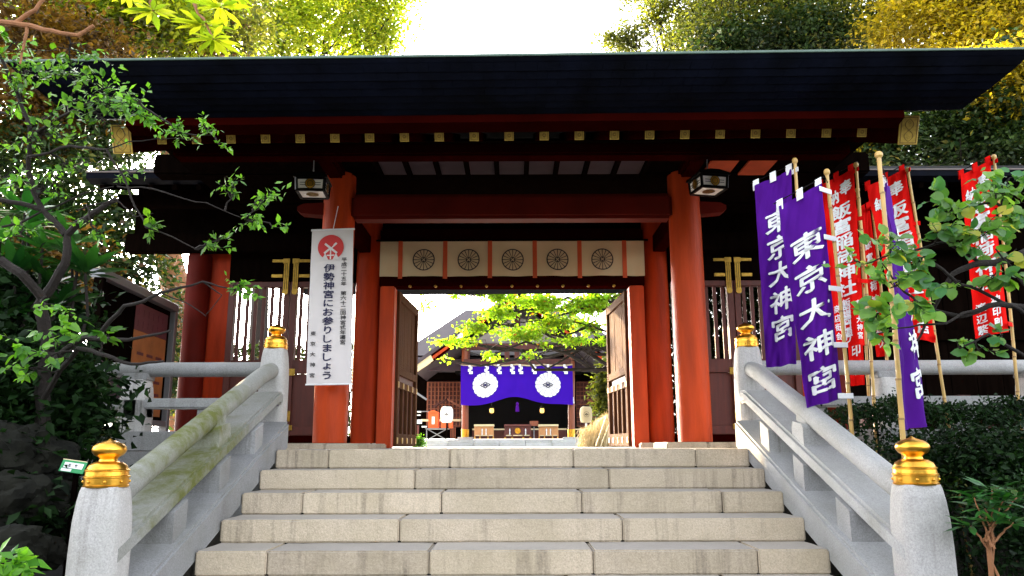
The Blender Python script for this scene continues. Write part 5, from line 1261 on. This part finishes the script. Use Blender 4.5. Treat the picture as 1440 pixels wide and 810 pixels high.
# bank of earth the rocks sit in
def bank(bm, sx, x0, x1):
    n = 14
    V = [[bm.verts.new((sx * (x0 + (x1 - x0) * i / n), 2.6 + 3.6 * j / n, GZ + .02 + (1.15 if sx < 0 else .45) * (i / n) ** .8 * (.25 + .75 * (j / n)) * 1.0 + .05 * noise.noise(Vector((i * .7, j * .7, sx))))) for j in range(n + 1)] for i in range(n + 1)]
    for i in range(n):
        for j in range(n): f = (V[i][j], V[i + 1][j], V[i + 1][j + 1], V[i][j + 1]); bm.faces.new(f if sx > 0 else f[::-1])
part('earth_bank', EARTH, None, bank, -1, 2.15, 6.5)['kind'] = 'structure'
part('earth_bank', EARTH, None, bank, 1, 2.2, 8)['kind'] = 'structure'

# ================================================================== far trees
B = blobs_px
tree('broadleaf_tree', 'tall tree with yellow green sunlit crown above the left half of the roof', (-6.2, 19, 0), 6.5, .30,
     B([(470, 15, 19, 1.7, 1.5), (400, 50, 18.5, 1.3, 1.0), (535, -10, 19.5, 1.0, 1.1), (520, 60, 19, .75, .6), (440, -60, 19.5, 2.2, 1.4), (350, 0, 18.5, 1.3, 1.2), (555, 40, 19.5, .35, .6)]), L_YELL, 1500, 26, .27, .12)
tree('broadleaf_tree', 'large tree with thick orange lit trunk and ragged crown left of the gate roof', (at(292, 400, 13.5).x, 13.5, 0), 5.6, .33,
     B([(230, 10, 13.5, 1.5, 1.0), (110, 20, 13, 1.4, .9), (330, 30, 14, .9, .7), (30, 60, 12.5, 1.2, 1.0), (180, 60, 13, 1.2, .6), (60, 160, 12, .9, .8), (280, 60, 14, 1.0, .5)]), L_OLIVE, 900, 22, .28, .12, bark=BARKO, lean=(-1.0, 0),
     second=(B([(150, 30, 12.8, 1.2, .6), (220, 30, 13, 1.3, .6), (60, 60, 12.5, .8, .5)]), 420, L_YELL))
tree('broadleaf_tree', 'dark shadowy tree with glowing gaps low behind the left notice board', (-8.2, 13, 0), 3.5, .2,
     B([(60, 330, 11, .9, .6), (150, 300, 11.5, .7, .5), (190, 370, 11.5, .45, .4), (30, 230, 11, 1.1, .7), (130, 200, 12, .9, .5), (170, 440, 12, .8, .4), (90, 430, 11, 1.0, .6), (235, 520, 12, .5, .7), (0, 400, 10, .8, 1.0)]), L_DARK, 1150, 34, .27, .10,
     second=(B([(60, 60, 11, 1.2, .5), (120, 120, 11, .8, .4), (20, 150, 10.5, .8, .6), (60, 380, 10, .7, .5)]), 420, L_BRN))
tree('broadleaf_tree', 'sparse light crowned tree above the roof, just right of the white sky gap', (4.4, 20, 0), 6.8, .22,
     B([(880, 55, 20, .75, .5), (925, 20, 20, .6, .45), (905, -15, 20.5, .8, .5), (960, 60, 20, .7, .5), (985, 20, 20, .9, .8)]), L_OLIVE, 560, 18, .17, .11, shell=.3)
tree('broadleaf_tree', 'broad olive green tree above the right half of the roof', (7.0, 18, 0), 6.5, .3,
     B([(1010, 50, 18, 1.0, .8), (1090, 20, 18, 1.3, 1.1), (1160, 50, 17.5, 1.1, .9), (1060, -40, 18, 1.8, 1.2), (1220, 10, 18, 1.3, 1.2), (1150, -70, 18, 2, 1.2)]), L_OLIVE, 1500, 30, .30, .11,
     second=(B([(1130, 60, 17.5, 1.2, .6), (1030, 70, 17.5, .8, .5)]), 500, L_DARK))
tree('broadleaf_tree', 'tree with golden sunlit crown at the top right corner', (10.5, 16, 0), 6.0, .3,
     B([(1300, 40, 16, 1.2, 1.0), (1400, 50, 15.5, 1.2, 1.0), (1360, -30, 16, 1.6, 1.0), (1450, 0, 15.5, 1.4, 1.3), (1330, 90, 15.5, .8, .4)]), L_GOLD, 1500, 26, .26, .11)
tree('evergreen_tree', 'dark evergreen tree filling the gap right of the roof verge, behind the right wing', (9.4, 13.5, 0), 4.4, .28,
     B([(1300, 200, 13, 1.2, .8), (1390, 180, 12.5, 1.1, .9), (1440, 110, 12.5, .9, .8), (1210, 215, 13.5, .9, .5), (1130, 225, 14, .9, .4), (1450, 230, 12, .9, .7), (1360, 130, 13, .8, .5), (1500, 160, 12.5, 1, 1)]), L_DARK, 2600, 19, .18, .10,
     second=(B([(1420, 120, 12, .8, .6), (1150, 222, 13.4, .9, .25), (1400, 100, 12, .7, .4)]), 420, L_GOLD))  # second layer paints sunlit gold highlights on the dark crown
# lime maple across the gateway view
tm = tree('maple_tree', 'maple with layered lime green leaves reaching across the view through the gateway', (2.9, 15.6, 0), 3.3, .13,
     B([(700, 440, 15, .45, .16), (760, 425, 15, .7, .22), (820, 430, 15.2, .6, .22), (668, 462, 15, .36, .10), (735, 470, 15, .6, .16), (690, 500, 14.8, .16, .06), (650, 480, 14.8, .3, .05), (780, 455, 15, .5, .16), (830, 460, 15.2, .35, .14),
        (700, 415, 15, .5, .12), (800, 480, 14.6, .42, .06), (745, 500, 14.6, .16, .04), (620, 480, 14.8, .2, .06), (840, 420, 15, .5, .2), (770, 484, 14.7, .2, .04), (625, 505, 14.8, .12, .05), (850, 480, 14.8, .2, .06)]), L_LIME, 700, 12, .070, .078, Wd=.62, cat='maple tree', shell=.2, twigs=1)
bm = BM(); 
for poly in ([(900, 475), (858, 468), (820, 455), (780, 448), (745, 432)], [(900, 400), (858, 420), (800, 440), (760, 450), (700, 458)], [(900, 430), (840, 421), (790, 420)], [(858, 466), (835, 490), (820, 505), (800, 508)], [(850, 480), (830, 500), (815, 515)], [(860, 440), (820, 460), (790, 478), (770, 492), (745, 506)]):
    pts = [at(x, y, 15) for x, y in poly]; tube(bm, pts, list(np.linspace(.035 if poly[0][0] == 900 else .014, .006, len(pts))), 6)
obj('branch', bm, BARK, tm, kind='stuff')
shrub('sky_branch', 'wispy maple spray against the white sky at the left of the gateway', [(600, 430, 14.5, .22, .07), (640, 415, 14.5, .25, .06), (596, 412, 14.5, .14, .04)], 34, 9, .06, .08, L_LIME, base=tuple(at(700, 405, 15)), cat='branch')
# unseen trees added behind the camera to block low sky light
for i, x in enumerate((-9, -4.5, 0.5, 5, 9.5)):
    tree('light_block_tree', 'unseen tree added behind the viewer to block low light, %s' % ['at the far left', 'left of the steps', 'facing the gate', 'right of the steps', 'at the far right'][i], (x, -9 - (i % 2), GZ), 2.2, .16, [(x, -9 - (i % 2), 1.7, 2.6, 1.6, 1.6 + .3 * (i % 2)), (x + 1.5, -9, .4, 2.2, 1.3, 1.5)], L_DARK, 620, 14, .35, .30, group='added light blocking trees behind the viewer')
clean()
